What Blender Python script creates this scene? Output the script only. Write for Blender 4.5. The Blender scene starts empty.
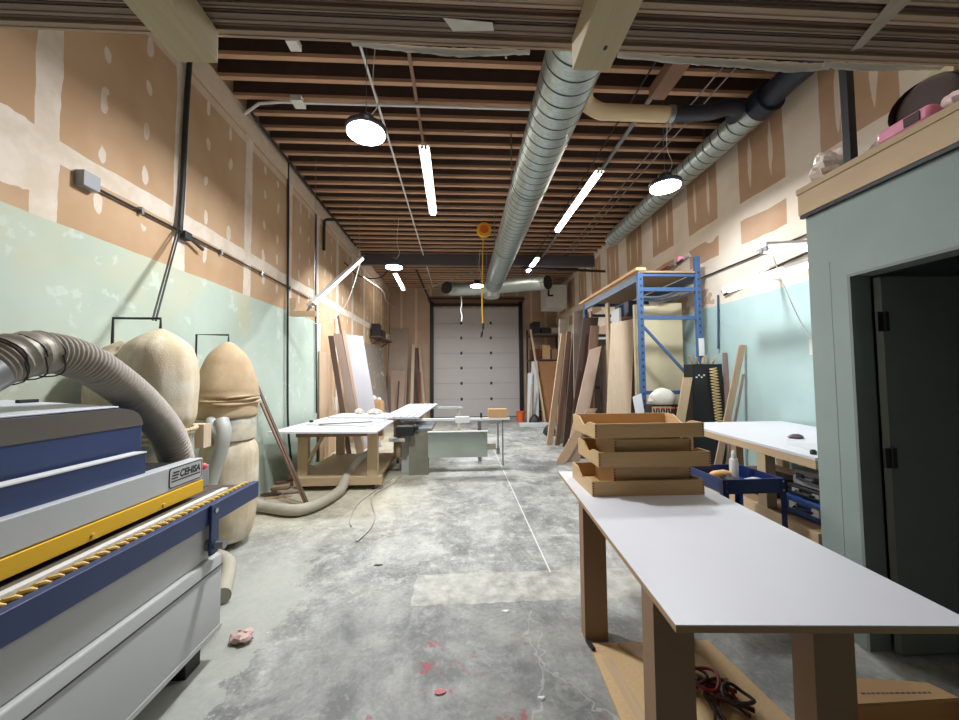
import bpy, bmesh, math, random
from mathutils import Vector, Matrix
rnd = random.Random(7)
sc = bpy.context.scene
COL = sc.collection
PI = math.pi

# ------------------------------------------------------------------ materials
def lin(c):
    return tuple((v/255/12.92 if v/255 <= .04045 else ((v/255+.055)/1.055)**2.4) for v in c) + (1.0,)

class S:
    """a scalar socket with arithmetic"""
    def __init__(s, g, k): s.g = g; s.k = k
    def _o(s, op, b=0.0, c=None): return s.g.math(op, s, b, c)
    def __add__(s, b): return s._o('ADD', b)
    __radd__ = __add__
    def __sub__(s, b): return s._o('SUBTRACT', b)
    def __rsub__(s, b): return s.g.math('SUBTRACT', b, s)
    def __mul__(s, b): return s._o('MULTIPLY', b)
    __rmul__ = __mul__
    def __truediv__(s, b): return s._o('DIVIDE', b)
    def gt(s, b): return s._o('GREATER_THAN', b)
    def lt(s, b): return s._o('LESS_THAN', b)
    def abs(s): return s._o('ABSOLUTE')
    def mx(s, b): return s._o('MAXIMUM', b)
    def mn(s, b): return s._o('MINIMUM', b)
    def mod(s, b): return s._o('FLOORED_MODULO', b)
    def floor(s): return s._o('FLOOR')
    def sqrt(s): return s._o('SQRT')
    def ss(s, a, b): return s.g.smooth(s, a, b)

class G:
    def __init__(s, name):
        s.m = bpy.data.materials.new(name); s.m.use_nodes = True
        s.nt = s.m.node_tree; s.nt.nodes.clear()
        s.out = s.nt.nodes.new('ShaderNodeOutputMaterial')
        s.b = s.nt.nodes.new('ShaderNodeBsdfPrincipled')
        s.nt.links.new(s.b.outputs[0], s.out.inputs[0])
        s._tc = None
    def link(s, a, b):
        if isinstance(a, S): a = a.k
        if isinstance(a, (int, float)): b.default_value = a
        elif isinstance(a, tuple): b.default_value = a
        else: s.nt.links.new(a, b)
    def tc(s):
        if s._tc is None: s._tc = s.nt.nodes.new('ShaderNodeTexCoord').outputs['Object']
        return s._tc
    def xyz(s):
        n = s.nt.nodes.new('ShaderNodeSeparateXYZ'); s.link(s.tc(), n.inputs[0])
        return [S(s, n.outputs[i]) for i in range(3)]
    def math(s, op, a, b=0.0, c=None):
        n = s.nt.nodes.new('ShaderNodeMath'); n.operation = op
        s.link(a, n.inputs[0]); s.link(b, n.inputs[1])
        if c is not None: s.link(c, n.inputs[2])
        return S(s, n.outputs[0])
    def smooth(s, v, a, b):
        n = s.nt.nodes.new('ShaderNodeMapRange'); n.interpolation_type = 'SMOOTHSTEP'
        s.link(v, n.inputs['Value'])
        if a < b: n.inputs['From Min'].default_value = a; n.inputs['From Max'].default_value = b
        else:
            n.inputs['From Min'].default_value = b; n.inputs['From Max'].default_value = a
            n.inputs['To Min'].default_value = 1; n.inputs['To Max'].default_value = 0
        return S(s, n.outputs['Result'])
    def vec(s, sx=1, sy=1, sz=1, rnd_off=False):
        n = s.nt.nodes.new('ShaderNodeMapping'); s.link(s.tc(), n.inputs[0])
        n.inputs['Scale'].default_value = (sx, sy, sz)
        if rnd_off:
            c = s.nt.nodes.new('ShaderNodeCombineXYZ'); r = s.rand()*40
            for i in range(3): s.link(r, c.inputs[i])
            s.link(c.outputs[0], n.inputs['Location'])
        return n.outputs[0]
    def noise(s, scale, detail=4, rough=.55, vec=None, dist=0):
        n = s.nt.nodes.new('ShaderNodeTexNoise'); s.link(vec or s.tc(), n.inputs['Vector'])
        n.inputs['Scale'].default_value = scale; n.inputs['Detail'].default_value = detail
        n.inputs['Roughness'].default_value = rough; n.inputs['Distortion'].default_value = dist
        return S(s, n.outputs[0])
    def voro(s, scale, vec=None):
        n = s.nt.nodes.new('ShaderNodeTexVoronoi'); s.link(vec or s.tc(), n.inputs['Vector']); n.inputs['Scale'].default_value = scale
        return S(s, n.outputs['Distance'])
    def rand(s):
        n = s.nt.nodes.new('ShaderNodeObjectInfo'); return S(s, n.outputs['Random'])
    def mix(s, f, a, b):
        n = s.nt.nodes.new('ShaderNodeMix'); n.data_type = 'RGBA'
        s.link(f, n.inputs[0])
        for v, i in ((a, 6), (b, 7)):
            if isinstance(v, tuple) and len(v) == 3: v = lin(v)
            s.link(v, n.inputs[i])
        return n.outputs[2]
    def scalecol(s, c, v):
        n = s.nt.nodes.new('ShaderNodeVectorMath'); n.operation = 'SCALE'
        s.link(lin(c)[:3] if isinstance(c, tuple) else c, n.inputs[0]); s.link(v, n.inputs['Scale'])
        return n.outputs[0]
    def done(s, col, rough=.6, metal=0.0, bump=None, bs=.2, bd=.01, spec=None):
        if isinstance(col, tuple) and len(col) == 3: col = lin(col)
        s.link(col, s.b.inputs['Base Color']); s.link(rough, s.b.inputs['Roughness']); s.link(metal, s.b.inputs['Metallic'])
        if spec is not None: s.b.inputs['Specular IOR Level'].default_value = spec
        if bump is not None:
            n = s.nt.nodes.new('ShaderNodeBump'); n.inputs['Strength'].default_value = bs; n.inputs['Distance'].default_value = bd
            s.link(bump, n.inputs['Height']); s.link(n.outputs[0], s.b.inputs['Normal'])
        return s.m

_cache = {}
def plain(name, rgb, rough=.55, metal=0.0, var=.12, scale=6, bs=.0, objvar=0.0):
    k = (name,)
    if k in _cache: return _cache[k]
    g = G(name); n = g.noise(scale, 4)
    v = 1 + (n-.5)*(2*var)
    if objvar: v = v + (g.rand()-.5)*(2*objvar)
    _cache[k] = g.done(g.scalecol(rgb, v), rough, metal, n if bs else None, bs)
    return _cache[k]
def wood(name, rgb, axis='z', rough=.6, var=.16, objvar=.10, dark=None):
    k = (name,)
    if k in _cache: return _cache[k]
    g = G(name)
    sc3 = {'x': (.8, 14, 14), 'y': (14, .8, 14), 'z': (14, 14, .8)}[axis]
    n = g.noise(2.2, 5, .6, g.vec(*sc3, rnd_off=True), 1.2)
    n2 = g.noise(1.5, 3)
    v = 1 + (n-.5)*(2.4*var) + (n2-.5)*var + (g.rand()-.5)*(2*objvar)
    c = g.scalecol(rgb, v)
    _cache[k] = g.done(c, rough, 0.0, n, .12, .004)
    return _cache[k]
def glow(name, rgb, strength):
    g = G(name); g.nt.nodes.remove(g.b)
    e = g.nt.nodes.new('ShaderNodeEmission'); e.inputs[0].default_value = lin(rgb); e.inputs[1].default_value = strength
    g.nt.links.new(e.outputs[0], g.out.inputs[0]); return g.m

M = {}
M['mdf'] = plain('mdf', (176, 142, 106), .65, var=.08, scale=20)
M['mdf_dark'] = plain('mdf_leg', (150, 118, 90), .6, var=.08, scale=9)
M['white_lam'] = plain('white_laminate', (216, 216, 221), .4, var=.03, scale=3)
M['melamine'] = plain('white_melamine', (206, 208, 210), .45, var=.03)
M['maple'] = wood('maple_ply', (194, 156, 108), 'x', .5, var=.10, objvar=.03)
M['maple_y'] = wood('maple_side', (196, 164, 120), 'y', .5, var=.10, objvar=.03)
M['pine'] = wood('pine', (192, 168, 134), 'z', .6)
M['pine_y'] = wood('pine_along', (188, 162, 128), 'y', .6)
M['pine_x'] = wood('pine_across', (188, 164, 130), 'x', .6)
M['beam'] = wood('weathered_beam', (196, 178, 142), 'y', .7, objvar=.03)
M['board_tan'] = wood('tan_board', (188, 160, 130), 'z', .6)
M['board_brown'] = wood('brown_board', (140, 108, 88), 'z', .6)
M['board_dark'] = wood('dark_board', (92, 72, 62), 'z', .6)
M['board_pale'] = wood('pale_veneer', (212, 190, 164), 'z', .5, objvar=.03)
M['board_grey'] = wood('grey_board', (170, 152, 138), 'z', .6)
M['panel_grey'] = plain('dusty_grey_panel', (150, 140, 128), .7, var=.2, scale=2)
M['panel_yellow'] = plain('pale_yellow_panel', (206, 194, 160), .6, var=.05, scale=2)
M['joist'] = wood('joist_wood', (196, 156, 126), 'x', .75, var=.22, objvar=.12)
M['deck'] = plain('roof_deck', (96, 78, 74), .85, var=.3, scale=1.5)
M['shaded_web'] = plain('joist_shaded_web', (104, 82, 72), .85, var=.25, scale=6)  # darker than the flange, shade between joists put into the colour
M['galv'] = None
M['steel'] = plain('steel', (150, 152, 154), .35, .85, var=.06)
M['chrome'] = plain('chrome', (200, 200, 205), .18, 1.0, var=.02)
M['darksteel'] = plain('dark_steel', (52, 52, 54), .5, .5)
M['black'] = plain('black_rubber', (28, 28, 30), .55, var=.1)
M['black_gloss'] = plain('black_plastic', (24, 24, 26), .35)
M['white_plastic'] = plain('white_plastic', (228, 228, 226), .4, var=.03)
M['grey_plastic'] = plain('grey_plastic', (140, 142, 144), .45)
M['mach_grey'] = plain('machine_light_grey', (186, 188, 186), .42, .0, var=.05, scale=3)
M['mach_lower'] = plain('machine_lower_grey', (180, 182, 180), .45, .0, var=.06, scale=3)
M['mach_blue'] = plain('machine_blue', (48, 64, 104), .42, .0, var=.08, scale=2)
M['mach_yellow'] = plain('machine_yellow', (226, 178, 26), .4, .0, var=.05)
M['roller_yellow'] = plain('roller_yellow', (216, 178, 84), .45, var=.25, scale=30)
M['belt'] = plain('feed_belt', (78, 66, 62), .7, var=.2)
M['hose_grey'] = plain('hose_grey', (158, 150, 138), .6, var=.15)
M['hose_pale'] = plain('hose_pale', (168, 162, 146), .6, var=.12)
M['duct_tape'] = plain('duct_tape', (142, 134, 120), .5, .2, var=.2, scale=14)
M['cloth_cream'] = None
M['rack_blue'] = plain('rack_blue', (66, 98, 142), .5, var=.12)
M['cart_blue'] = plain('cart_blue', (30, 46, 96), .35, var=.1)
M['case_blue'] = plain('case_blue', (36, 74, 140), .45)
M['cardboard'] = plain('cardboard', (190, 152, 108), .8, var=.08)
M['osb'] = None
M['red'] = plain('red_plastic', (128, 34, 32), .4)
M['dark_red'] = plain('dark_red_cable', (78, 24, 24), .4)
M['orange'] = plain('orange_plastic', (222, 96, 48), .45)
M['pink'] = plain('pink_wrap', (214, 130, 160), .35, var=.25, scale=20)
M['yellow_cord'] = plain('yellow_cord', (226, 176, 44), .5)
M['ball_pink'] = plain('red_button', (216, 96, 104), .35)
M['film'] = plain('hanging_film', (214, 208, 196), .35, var=.15, scale=14)
M['door_white'] = plain('garage_panel', (196, 190, 188), .5, var=.05, scale=2)
M['track'] = plain('track_dark', (46, 44, 46), .5, .3)
M['brown_dark'] = plain('dark_brown', (60, 42, 38), .6)
M['door_leaf'] = plain('office_door', (128, 132, 126), .55, var=.06)
M['greenglass'] = plain('brushed_panel', (180, 190, 182), .16, .9, var=.05)
M['cream_pipe'] = plain('cream_pipe', (216, 192, 152), .5, var=.1)
M['black_flex'] = plain('black_flex', (30, 36, 50), .45, var=.1)
M['tube'] = glow('lit_tube', (255, 247, 238), 19)
M['tube_low'] = glow('lit_tube_bench', (255, 250, 246), 3.6)
M['led'] = glow('lit_lens', (246, 248, 255), 25)

# galvanised spiral duct
def mk():
    g = G('galvanised_duct'); x, y, z = g.xyz()
    ang = g.math('ARCTAN2', z, x)
    t = (y + ang*(.16/(2*PI)))/.16
    f = (t.mod(1.0)-.5).abs()
    seam = f.ss(.41, .48); rib = (t*5).mod(1.0).ss(.3, .7)
    n = g.voro(26); n2 = g.noise(3, 3)
    col = g.mix(seam, g.scalecol((176, 188, 186), .84+n*.22+(n2-.5)*.25+rib*.08), (60, 66, 66))
    M['galv'] = g.done(col, .36, .72, rib*.25-seam, .6, .012)
    g = G('dusty_bag'); n = g.noise(3.5, 5); n2 = g.noise(90, 2); st = g.noise(7, 4, .6, g.vec(3, 3, .5))
    f = (n*1.2+st*.5-.55).ss(.1, .75)
    M['cloth_cream'] = g.done(g.mix(f, (196, 178, 146), (226, 219, 204)), .9, 0.0, n2+n*3, .25, .01)
    g = G('tan_bag'); n = g.noise(4, 5); n2 = g.noise(120, 2)
    M['cloth_tan'] = g.done(g.mix(n.ss(.3, .7), (170, 146, 114), (190, 166, 134)), .9, 0.0, n2+n*3, .25, .01)
    g = G('particle_board'); n = g.noise(60, 3); n2 = g.noise(4, 3)
    M['osb'] = g.done(g.scalecol((202, 172, 128), .8+n*.3+n2*.1), .8, 0.0, n, .2, .003)
    g = G('dusty_metal'); n = g.noise(5, 5)
    M['dusty_metal'] = g.done(g.mix(n.ss(.35, .65), (138, 146, 148), (206, 196, 172)), .6, .2)
    g = G('plastic_sheet'); n = g.noise(9, 4, dist=2)
    M['sheet'] = g.done(g.mix(n, (206, 190, 178), (240, 226, 218)), .3, 0.0, n, .6, .02)
mk()

# floor
def mk_floor():
    g = G('concrete_floor'); x, y, z = g.xyz()
    n = g.noise(1.1, 7, .62, dist=.8); nf = g.noise(9, 6, .65); nl = g.noise(.35, 3); sw = g.noise(1.9, 7, .72, g.vec(1, .75, 1), 1.0); gr = g.noise(38, 4, .7)
    base = g.mix((n*.5+sw*.5).ss(.36, .62), (100, 101, 97), (176, 176, 169))
    base = g.mix((nf-.5).ss(.02, .22)*.45, base, (214, 212, 206))
    base = g.mix((.5-nf).ss(.02, .22)*.40, base, (84, 87, 88))
    base = g.mix((gr-.5).ss(.02, .2)*.35, base, (206, 206, 202))
    base = g.mix((.5-gr).ss(.02, .2)*.35, base, (92, 95, 96))
    mid = g.noise(4.5, 7, .72, g.vec(1, .8, 1), .6)
    base = g.mix(mid.ss(.54, .66)*.35, base, (206, 206, 200))
    base = g.mix(mid.ss(.46, .34)*.35, base, (88, 92, 94))
    # sawdust film
    d = (g.noise(.8, 6, .65, dist=1.0)*1.5-.1)
    dust = ((x*-1+ .1).ss(-.2, 2.0))*((y-3.6).ss(0, 1.6))*d
    base = g.mix(dust.mn(1)*.55, base, (222, 208, 164))
    # pale edge of floor next to the machine, ragged
    e = (x + (g.noise(1.8, 6, .7)-.5)*1.3)
    base = g.mix(e.lt(-1.30)*.75*((y*-1).ss(-4.6, -3.0)), base, (166, 168, 158))
    # darker area in the middle, near
    w = ((y*-1).ss(-3.3, -2.5))*((x+(n-.5)*.8+1.15).ss(0, .25))
    base = g.mix(w*.42, base, (98, 99, 97))
    w2 = (g.noise(2.3, 5, .65)).ss(.50, .68)*((y*-1).ss(-2.9, -2.4))
    base = g.mix(w2*.4, base, (186, 184, 176))
    # patched trench strip
    j = (nf-.5)*.05
    tr = (x+j).gt(-.38)*(y+j).gt(2.81)*(y+j*.6).lt(3.23)
    base = g.mix(tr*(.30+.45*g.noise(7, 5, .7).ss(.35, .6)), base, g.mix(g.noise(9, 5).ss(.3, .7), (164, 162, 148), (196, 194, 184)))
    # oily stains
    st = g.noise(1.9, 3).ss(.66, .74)*((x+.5).ss(0, 1.0))*.45
    base = g.mix(st, base, (72, 74, 76))
    # red paint marks
    rd = g.noise(11, 5).ss(.54, .64)*((x-.12).abs()).lt(.6)*(y.lt(2.45))*(g.noise(3, 3).ss(.50, .60))
    base = g.mix(rd*.75, base, (150, 62, 70))
    # saw cut line and a cross line
    cut = ((x-.772-(y-3.2)*.0).abs()).lt(.007)*(y.gt(3.2)*y.lt(9.3))
    base = g.mix(cut*.7, base, (228, 226, 222))
    cut2 = ((y-3.95+(x*.03)).abs()).lt(.008)*x.gt(.95)
    base = g.mix(cut2*.6, base, (206, 204, 200))
    # hairline cracks and a ring stain near the bench
    ck = (x-.42-(g.noise(1.3, 4, .7)-.5)*.7-(y-2.0)*.15).abs().lt(.006)*y.lt(2.7)
    ck2 = (x-.62-(g.noise(1.7, 4, .7)-.5)*.6+(y-2.0)*.25).abs().lt(.005)*y.lt(2.6)
    base = g.mix(ck.mx(ck2)*.35, base, (196, 194, 188))
    rx = x-.60; ry = y-2.02; rg = ((rx*rx+ry*ry).sqrt()+(nf-.5)*.04-.085).abs().lt(.014)
    base = g.mix(rg*.22, base, (170, 168, 160))
    # fine chips
    ch = g.voro(5.5).lt(.032)*g.noise(2, 2).gt(.5)
    base = g.mix(ch*.8, base, (232, 230, 224))
    return g.done(base, .62, 0.0, nf*.6+n, .25, .01)
M['floor'] = mk_floor()

def spots(g, u, v, pu, pv, ru, rv, ju):
    """irregular filled screw heads on a grid: u across, v up"""
    jx = (g.noise(1.7, 1)-.5)*ju; jz = (g.noise(2.3, 1)-.5)*ju*1.8
    a = ((u+jx).mod(pu)-pu/2)/ru; b = ((v+jz).mod(pv)-pv/2)/rv
    d = (a*a+b*b).sqrt()+(g.noise(14, 3)-.5)*.7
    return d.ss(1.05, .85)
def mk_wall_left():
    g = G('taped_drywall_left'); x, y, z = g.xyz()
    n = g.noise(1.3, 4); nf = g.noise(6, 5)
    brown = g.mix(n.ss(.3, .7), (176, 144, 111), (190, 160, 128))
    mudc = g.mix(nf.ss(.3, .7), (204, 190, 172), (220, 208, 194))
    w = .085+(g.noise(2.2, 3)-.5)*.06
    seam = (((y-2.66+.61).mod(1.22)-.61).abs()).lt(w)
    h1 = ((z-3.36+(g.noise(1.2, 3)-.5)*.1).abs()).lt(.085)
    big = ((z-3.22).abs().lt(.24+(nf-.5)*.10))*(y.lt(2.66))
    hs = ((z-4.98).abs()).lt(.05)*.6
    sp = spots(g, y-2.66-.2, z, .406, .42, .036, .085, .16)*z.gt(2.9)
    sp = sp*(g.noise(.9, 1).gt(.36))
    mud = seam.mx(h1).mx(big).mx(sp*.9).mx(hs)
    up = g.mix(mud*.9, brown, mudc)
    teal0 = g.mix(n.ss(.3, .75), (170, 184, 170), (183, 195, 182))
    stain = (g.noise(.8, 3)).ss(.40, .66)*y.lt(5.2)*.75
    teal = g.mix(stain, teal0, (192, 186, 156))
    teal = g.mix((nf.ss(.60, .66))*.4, teal, (206, 216, 206))
    top = 2.84+(g.noise(3, 3)-.5)*.02
    isteal = (z.lt(top))*(y.lt(7.75))
    col = g.mix(isteal, up, teal)
    return g.done(col, .85, 0.0, mud+nf*.2, .15, .006, spec=.2)
def mk_wall_right():
    g = G('taped_drywall_right'); x, y, z = g.xyz()
    n = g.noise(1.3, 4); nf = g.noise(6, 5)
    mudc = g.mix(n.ss(.3, .7), (214, 200, 182), (228, 216, 200))
    brown = g.mix(n.ss(.3, .7), (178, 144, 114), (190, 160, 134))
    jy = (g.noise(1.6, 2)-.5)*.10
    dy = (y+jy*.5-3.43+.6).mod(1.2)-.6
    pu = dy.abs().lt(.37)
    v1 = ((z+jy*.6-4.70).abs()).lt(.52)
    v2 = ((z+jy-3.74).abs()).lt(.17)*(g.noise(.5, 1).gt(.44))
    patch = pu*(v1.mx(v2))
    zz = (z-4.68)/.36
    st = (((dy.abs()-.17).abs())+zz*zz*.03+(g.noise(5, 2)-.5)*.03).lt(.034)
    patch = patch*(1-st*.85)
    low = (z.lt(3.12))*(g.noise(1.1, 3).gt(.50))
    patch = patch.mx(low*.8)
    up = g.mix(patch, mudc, brown)
    teal = g.mix(n.ss(.3, .75), (170, 196, 194), (184, 206, 204))
    top = 2.80+(g.noise(3, 3)-.5)*.02
    col = g.mix(z.lt(top), up, teal)
    return g.done(col, .85, 0.0, nf, .06, .006, spec=.2)
def mk_wall_back():
    g = G('drywall_back'); x, y, z = g.xyz()
    n = g.noise(1.3, 4); nf = g.noise(6, 5)
    brown = g.mix(n.ss(.3, .7), (186, 156, 132), (200, 172, 150))
    seam = (((x+.3).mod(.61)-.3).abs()).lt(.05)*.8
    return g.done(g.mix(seam, brown, (220, 202, 178)), .85)
M['wl'] = mk_wall_left(); M['wr'] = mk_wall_right(); M['wb'] = mk_wall_back()
def mk_office():
    g = G('office_teal'); n = g.noise(1.5, 4); nf = g.noise(12, 5)
    c = g.mix(n.ss(.3, .7), (146, 160, 156), (156, 170, 165))
    M['office'] = g.done(c, .7, 0.0, nf, .05, .004)
    g = G('office_jamb'); M['jamb'] = g.done(g.mix(g.noise(3, 4), (118, 128, 122), (132, 142, 136)), .6)
mk_office()

# ------------------------------------------------------------------ geometry helpers
WL = {}          # object name -> world offset of its frame, or None for a frame with its own rotation
def crom(P, n=8):
    P = [Vector(p) for p in P]; Q = [P[0]*2-P[1]]+P+[P[-1]*2-P[-2]]; out = []
    for i in range(1, len(Q)-2):
        a, b, c, d = Q[i-1:i+3]
        for k in range(n):
            t = k/n
            out.append(.5*((2*b)+(c-a)*t+(2*a-5*b+4*c-d)*t*t+(3*b-a-3*c+d)*t**3))
    out.append(P[-1]); return out

class MB:
    def __init__(s): s.v = []; s.f = []
    def add(s, vs, fs):
        o = len(s.v); s.v += [Vector(v) for v in vs]; s.f += [tuple(i+o for i in f) for f in fs]; return s
    def box(s, x0, x1, y0, y1, z0, z1, mat=None):
        vs = [Vector((x, y, z)) for z in (z0, z1) for y in (y0, y1) for x in (x0, x1)]
        if mat: vs = [mat @ v for v in vs]
        return s.add(vs, [(0, 2, 3, 1), (4, 5, 7, 6), (0, 1, 5, 4), (2, 6, 7, 3), (0, 4, 6, 2), (1, 3, 7, 5)])
    def bar(s, p, q, w, h, up=(0, 0, 1)):
        p, q = Vector(p), Vector(q); d = (q-p).normalized(); u = Vector(up)
        if abs(d.dot(u)) > .97: u = Vector((0, 1, 0))
        r = d.cross(u).normalized(); u = r.cross(d)
        vs = [e+r*(a*w/2)+u*(b*h/2) for e in (p, q) for a, b in ((-1, -1), (1, -1), (1, 1), (-1, 1))]
        return s.add(vs, [(0, 1, 2, 3), (7, 6, 5, 4), (0, 4, 5, 1), (1, 5, 6, 2), (2, 6, 7, 3), (3, 7, 4, 0)])
    def tube(s, pts, r, n=10, cap=True):
        pts = [Vector(p) for p in pts]; m = len(pts)
        rs = r if isinstance(r, (list, tuple)) else [r]*m
        t0 = (pts[1]-pts[0]).normalized(); a = Vector((0, 0, 1)) if abs(t0.z) < .9 else Vector((1, 0, 0))
        u = t0.cross(a).normalized(); vs = []
        for i in range(m):
            t = (pts[min(i+1, m-1)]-pts[max(i-1, 0)]).normalized()
            u = (u-t*u.dot(t)).normalized(); w = t.cross(u)
            for k in range(n):
                an = 2*PI*k/n; vs.append(pts[i]+(u*math.cos(an)+w*math.sin(an))*rs[i])
        fs = [(i*n+k, i*n+(k+1) % n, (i+1)*n+(k+1) % n, (i+1)*n+k) for i in range(m-1) for k in range(n)]
        if cap: fs += [tuple(range(n))[::-1], tuple((m-1)*n+k for k in range(n))]
        return s.add(vs, fs)
    def cyl(s, p, q, r, r2=None, n=16): return s.tube([p, q], [r, r if r2 is None else r2], n)
    def lathe(s, prof, c=(0, 0, 0), n=20, sx=1, sy=1, wob=None):
        vs = []; m = len(prof)
        for i, (r, z) in enumerate(prof):
            for k in range(n):
                a = 2*PI*k/n; rr = r*(1+(wob(a, z) if wob else 0))
                vs.append((c[0]+rr*math.cos(a)*sx, c[1]+rr*math.sin(a)*sy, c[2]+z))
        fs = [(i*n+k, i*n+(k+1) % n, (i+1)*n+(k+1) % n, (i+1)*n+k) for i in range(m-1) for k in range(n)]
        fs += [tuple(range(n))[::-1], tuple((m-1)*n+k for k in range(n))]
        return s.add(vs, fs)
    def prism(s, poly, axis, a0, a1):
        """poly: 2-D points; axis 'x': (y,z), 'y': (x,z), 'z': (x,y)"""
        def P(p, a): return {'x': (a, p[0], p[1]), 'y': (p[0], a, p[1]), 'z': (p[0], p[1], a)}[axis]
        n = len(poly); vs = [P(p, a0) for p in poly]+[P(p, a1) for p in poly]
        fs = [tuple(range(n)), tuple(range(2*n-1, n-1, -1))]+[(i, (i+1) % n, n+(i+1) % n, n+i) for i in range(n)]
        return s.add(vs, fs)
    def slab(s, a, b, c, d, t):
        a, b, c, d = map(Vector, (a, b, c, d)); nrm = (b-a).cross(d-a).normalized()*t
        return s.add([a, b, c, d, a+nrm, b+nrm, c+nrm, d+nrm], [(0, 3, 2, 1), (4, 5, 6, 7), (0, 1, 5, 4), (1, 2, 6, 5), (2, 3, 7, 6), (3, 0, 4, 7)])
    def ball(s, c, rx, ry=None, rz=None, n=14, m=8):
        ry = ry or rx; rz = rz or rx
        prof = [(math.sin(PI*i/m) if 0 < i < m else .02, -math.cos(PI*i/m)) for i in range(m+1)]
        vs = []; 
        for r, z in prof:
            for k in range(n): vs.append((c[0]+rx*r*math.cos(2*PI*k/n), c[1]+ry*r*math.sin(2*PI*k/n), c[2]+rz*z))
        fs = [(i*n+k, i*n+(k+1) % n, (i+1)*n+(k+1) % n, (i+1)*n+k) for i in range(m) for k in range(n)]
        fs += [tuple(range(n))[::-1], tuple(m*n+k for k in range(n))]
        return s.add(vs, fs)
    def build(s, name, mat, parent=None, bev=0, smooth=35, world=False, label=None):
        me = bpy.data.meshes.new(name)
        if parent is None:
            if world: off = Vector((0, 0, 0))
            else:
                xs = [v.x for v in s.v]; ys = [v.y for v in s.v]; zs = [v.z for v in s.v]
                off = Vector(((min(xs)+max(xs))/2, (min(ys)+max(ys))/2, min(zs)))
        else: off = WL.get(parent.name) or Vector((0, 0, 0))
        me.from_pydata([v-off for v in s.v], [], s.f)
        bm = bmesh.new(); bm.from_mesh(me); bmesh.ops.recalc_face_normals(bm, faces=bm.faces); bm.to_mesh(me); bm.free()
        me.materials.append(M[mat] if isinstance(mat, str) else mat)
        if smooth:
            me.polygons.foreach_set('use_smooth', [True]*len(me.polygons)); me.set_sharp_from_angle(angle=math.radians(smooth))
        o = bpy.data.objects.new(name, me); COL.objects.link(o)
        if parent is None: o.location = off; WL[o.name] = off
        else: o.parent = parent; WL[o.name] = WL.get(parent.name)
        if bev:
            b = o.modifiers.new('edge', 'BEVEL'); b.width = bev; b.segments = 2; b.limit_method = 'ANGLE'; b.angle_limit = math.radians(40)
            b.harden_normals = False
        if label: o['label'] = label
        return o

def tag(o, label, cat, group=None):
    o['label'] = label; o['category'] = cat
    if group: o['group'] = group
    return o
def thing(name, label, cat, loc=(0, 0, 0), rz=None, group=None):
    o = bpy.data.objects.new(name, None); COL.objects.link(o); o.empty_display_size = .1
    o.location = loc; WL[o.name] = Vector(loc) if rz is None else None
    if rz is not None: o.rotation_euler = (0, 0, rz)
    return tag(o, label, cat, group)
def dup(root, loc, rz=None, label=None):
    r = root.copy(); COL.objects.link(r); r.location = loc
    if rz is not None: r.rotation_euler = (0, 0, rz)
    if label: r['label'] = label
    def rec(src, dst):
        for ch in list(src.children):
            c = ch.copy(); COL.objects.link(c); c.parent = dst; rec(ch, c)
    rec(root, r); return r
def struct(o): o['kind'] = 'structure'; return o
def single(name, label, cat, mb, mat, group=None, **k): return tag(mb.build(name, mat, None, **k), label, cat, group)

# ------------------------------------------------------------------ setting
LX, RX, BY, NY, CZ = -2.91, 4.10, 15.30, -3.0, 5.35
struct(MB().box(LX-.3, RX+.3, NY-.3, BY+.3, -.2, 0).build('floor', 'floor', world=True, smooth=0))
struct(MB().box(LX-.2, LX, NY-.2, BY+.2, 0, 5.72).build('wall_left', 'wl', world=True, smooth=0))
struct(MB().box(RX, RX+.2, NY-.2, BY+.2, 0, 5.72).build('wall_right', 'wr', world=True, smooth=0))
DX0, DX1, DZ = -1.13, 2.53, 4.60
wb = MB().box(LX, DX0-.06, BY, BY+.2, 0, 5.72).box(DX1+.06, RX, BY, BY+.2, 0, 5.72).box(DX0-.06, DX1+.06, BY, BY+.2, DZ+.02, 5.72)
struct(wb.build('wall_back', 'wb', world=True, smooth=0))
struct(MB().box(LX, RX, NY-.2, NY, 0, 5.72).build('wall_near', 'wr', world=True, smooth=0))
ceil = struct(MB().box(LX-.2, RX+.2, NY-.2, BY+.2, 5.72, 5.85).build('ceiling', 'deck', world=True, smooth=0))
k = 0; yj = 4.085-.302*22
while yj < BY-.1:
    if yj > NY+.1:
        h = 5.35+rnd.uniform(-.006, .006)
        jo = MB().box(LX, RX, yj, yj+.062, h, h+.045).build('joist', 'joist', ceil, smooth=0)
        MB().box(LX, RX, yj+.023, yj+.039, h+.045, 5.72).build('joist_shaded_web', 'shaded_web', jo, smooth=0)  # pale flange over dark web paints lit joist bottoms and shaded gaps
    yj += .302
# steel girder and its pipe across the room near the back
struct(MB().box(LX, RX, 10.7, 10.84, 5.02, 5.34).build('trim_1', plain('girder', (84, 80, 84), .6), world=True, smooth=0))
# rough ledge along the top of the left wall
struct(MB().box(LX, LX+.03, NY, BY, 5.06, 5.345).build('trim_2', plain('ledge_paper', (196, 178, 156), .85, var=.2, scale=5), world=True, smooth=0))
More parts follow.
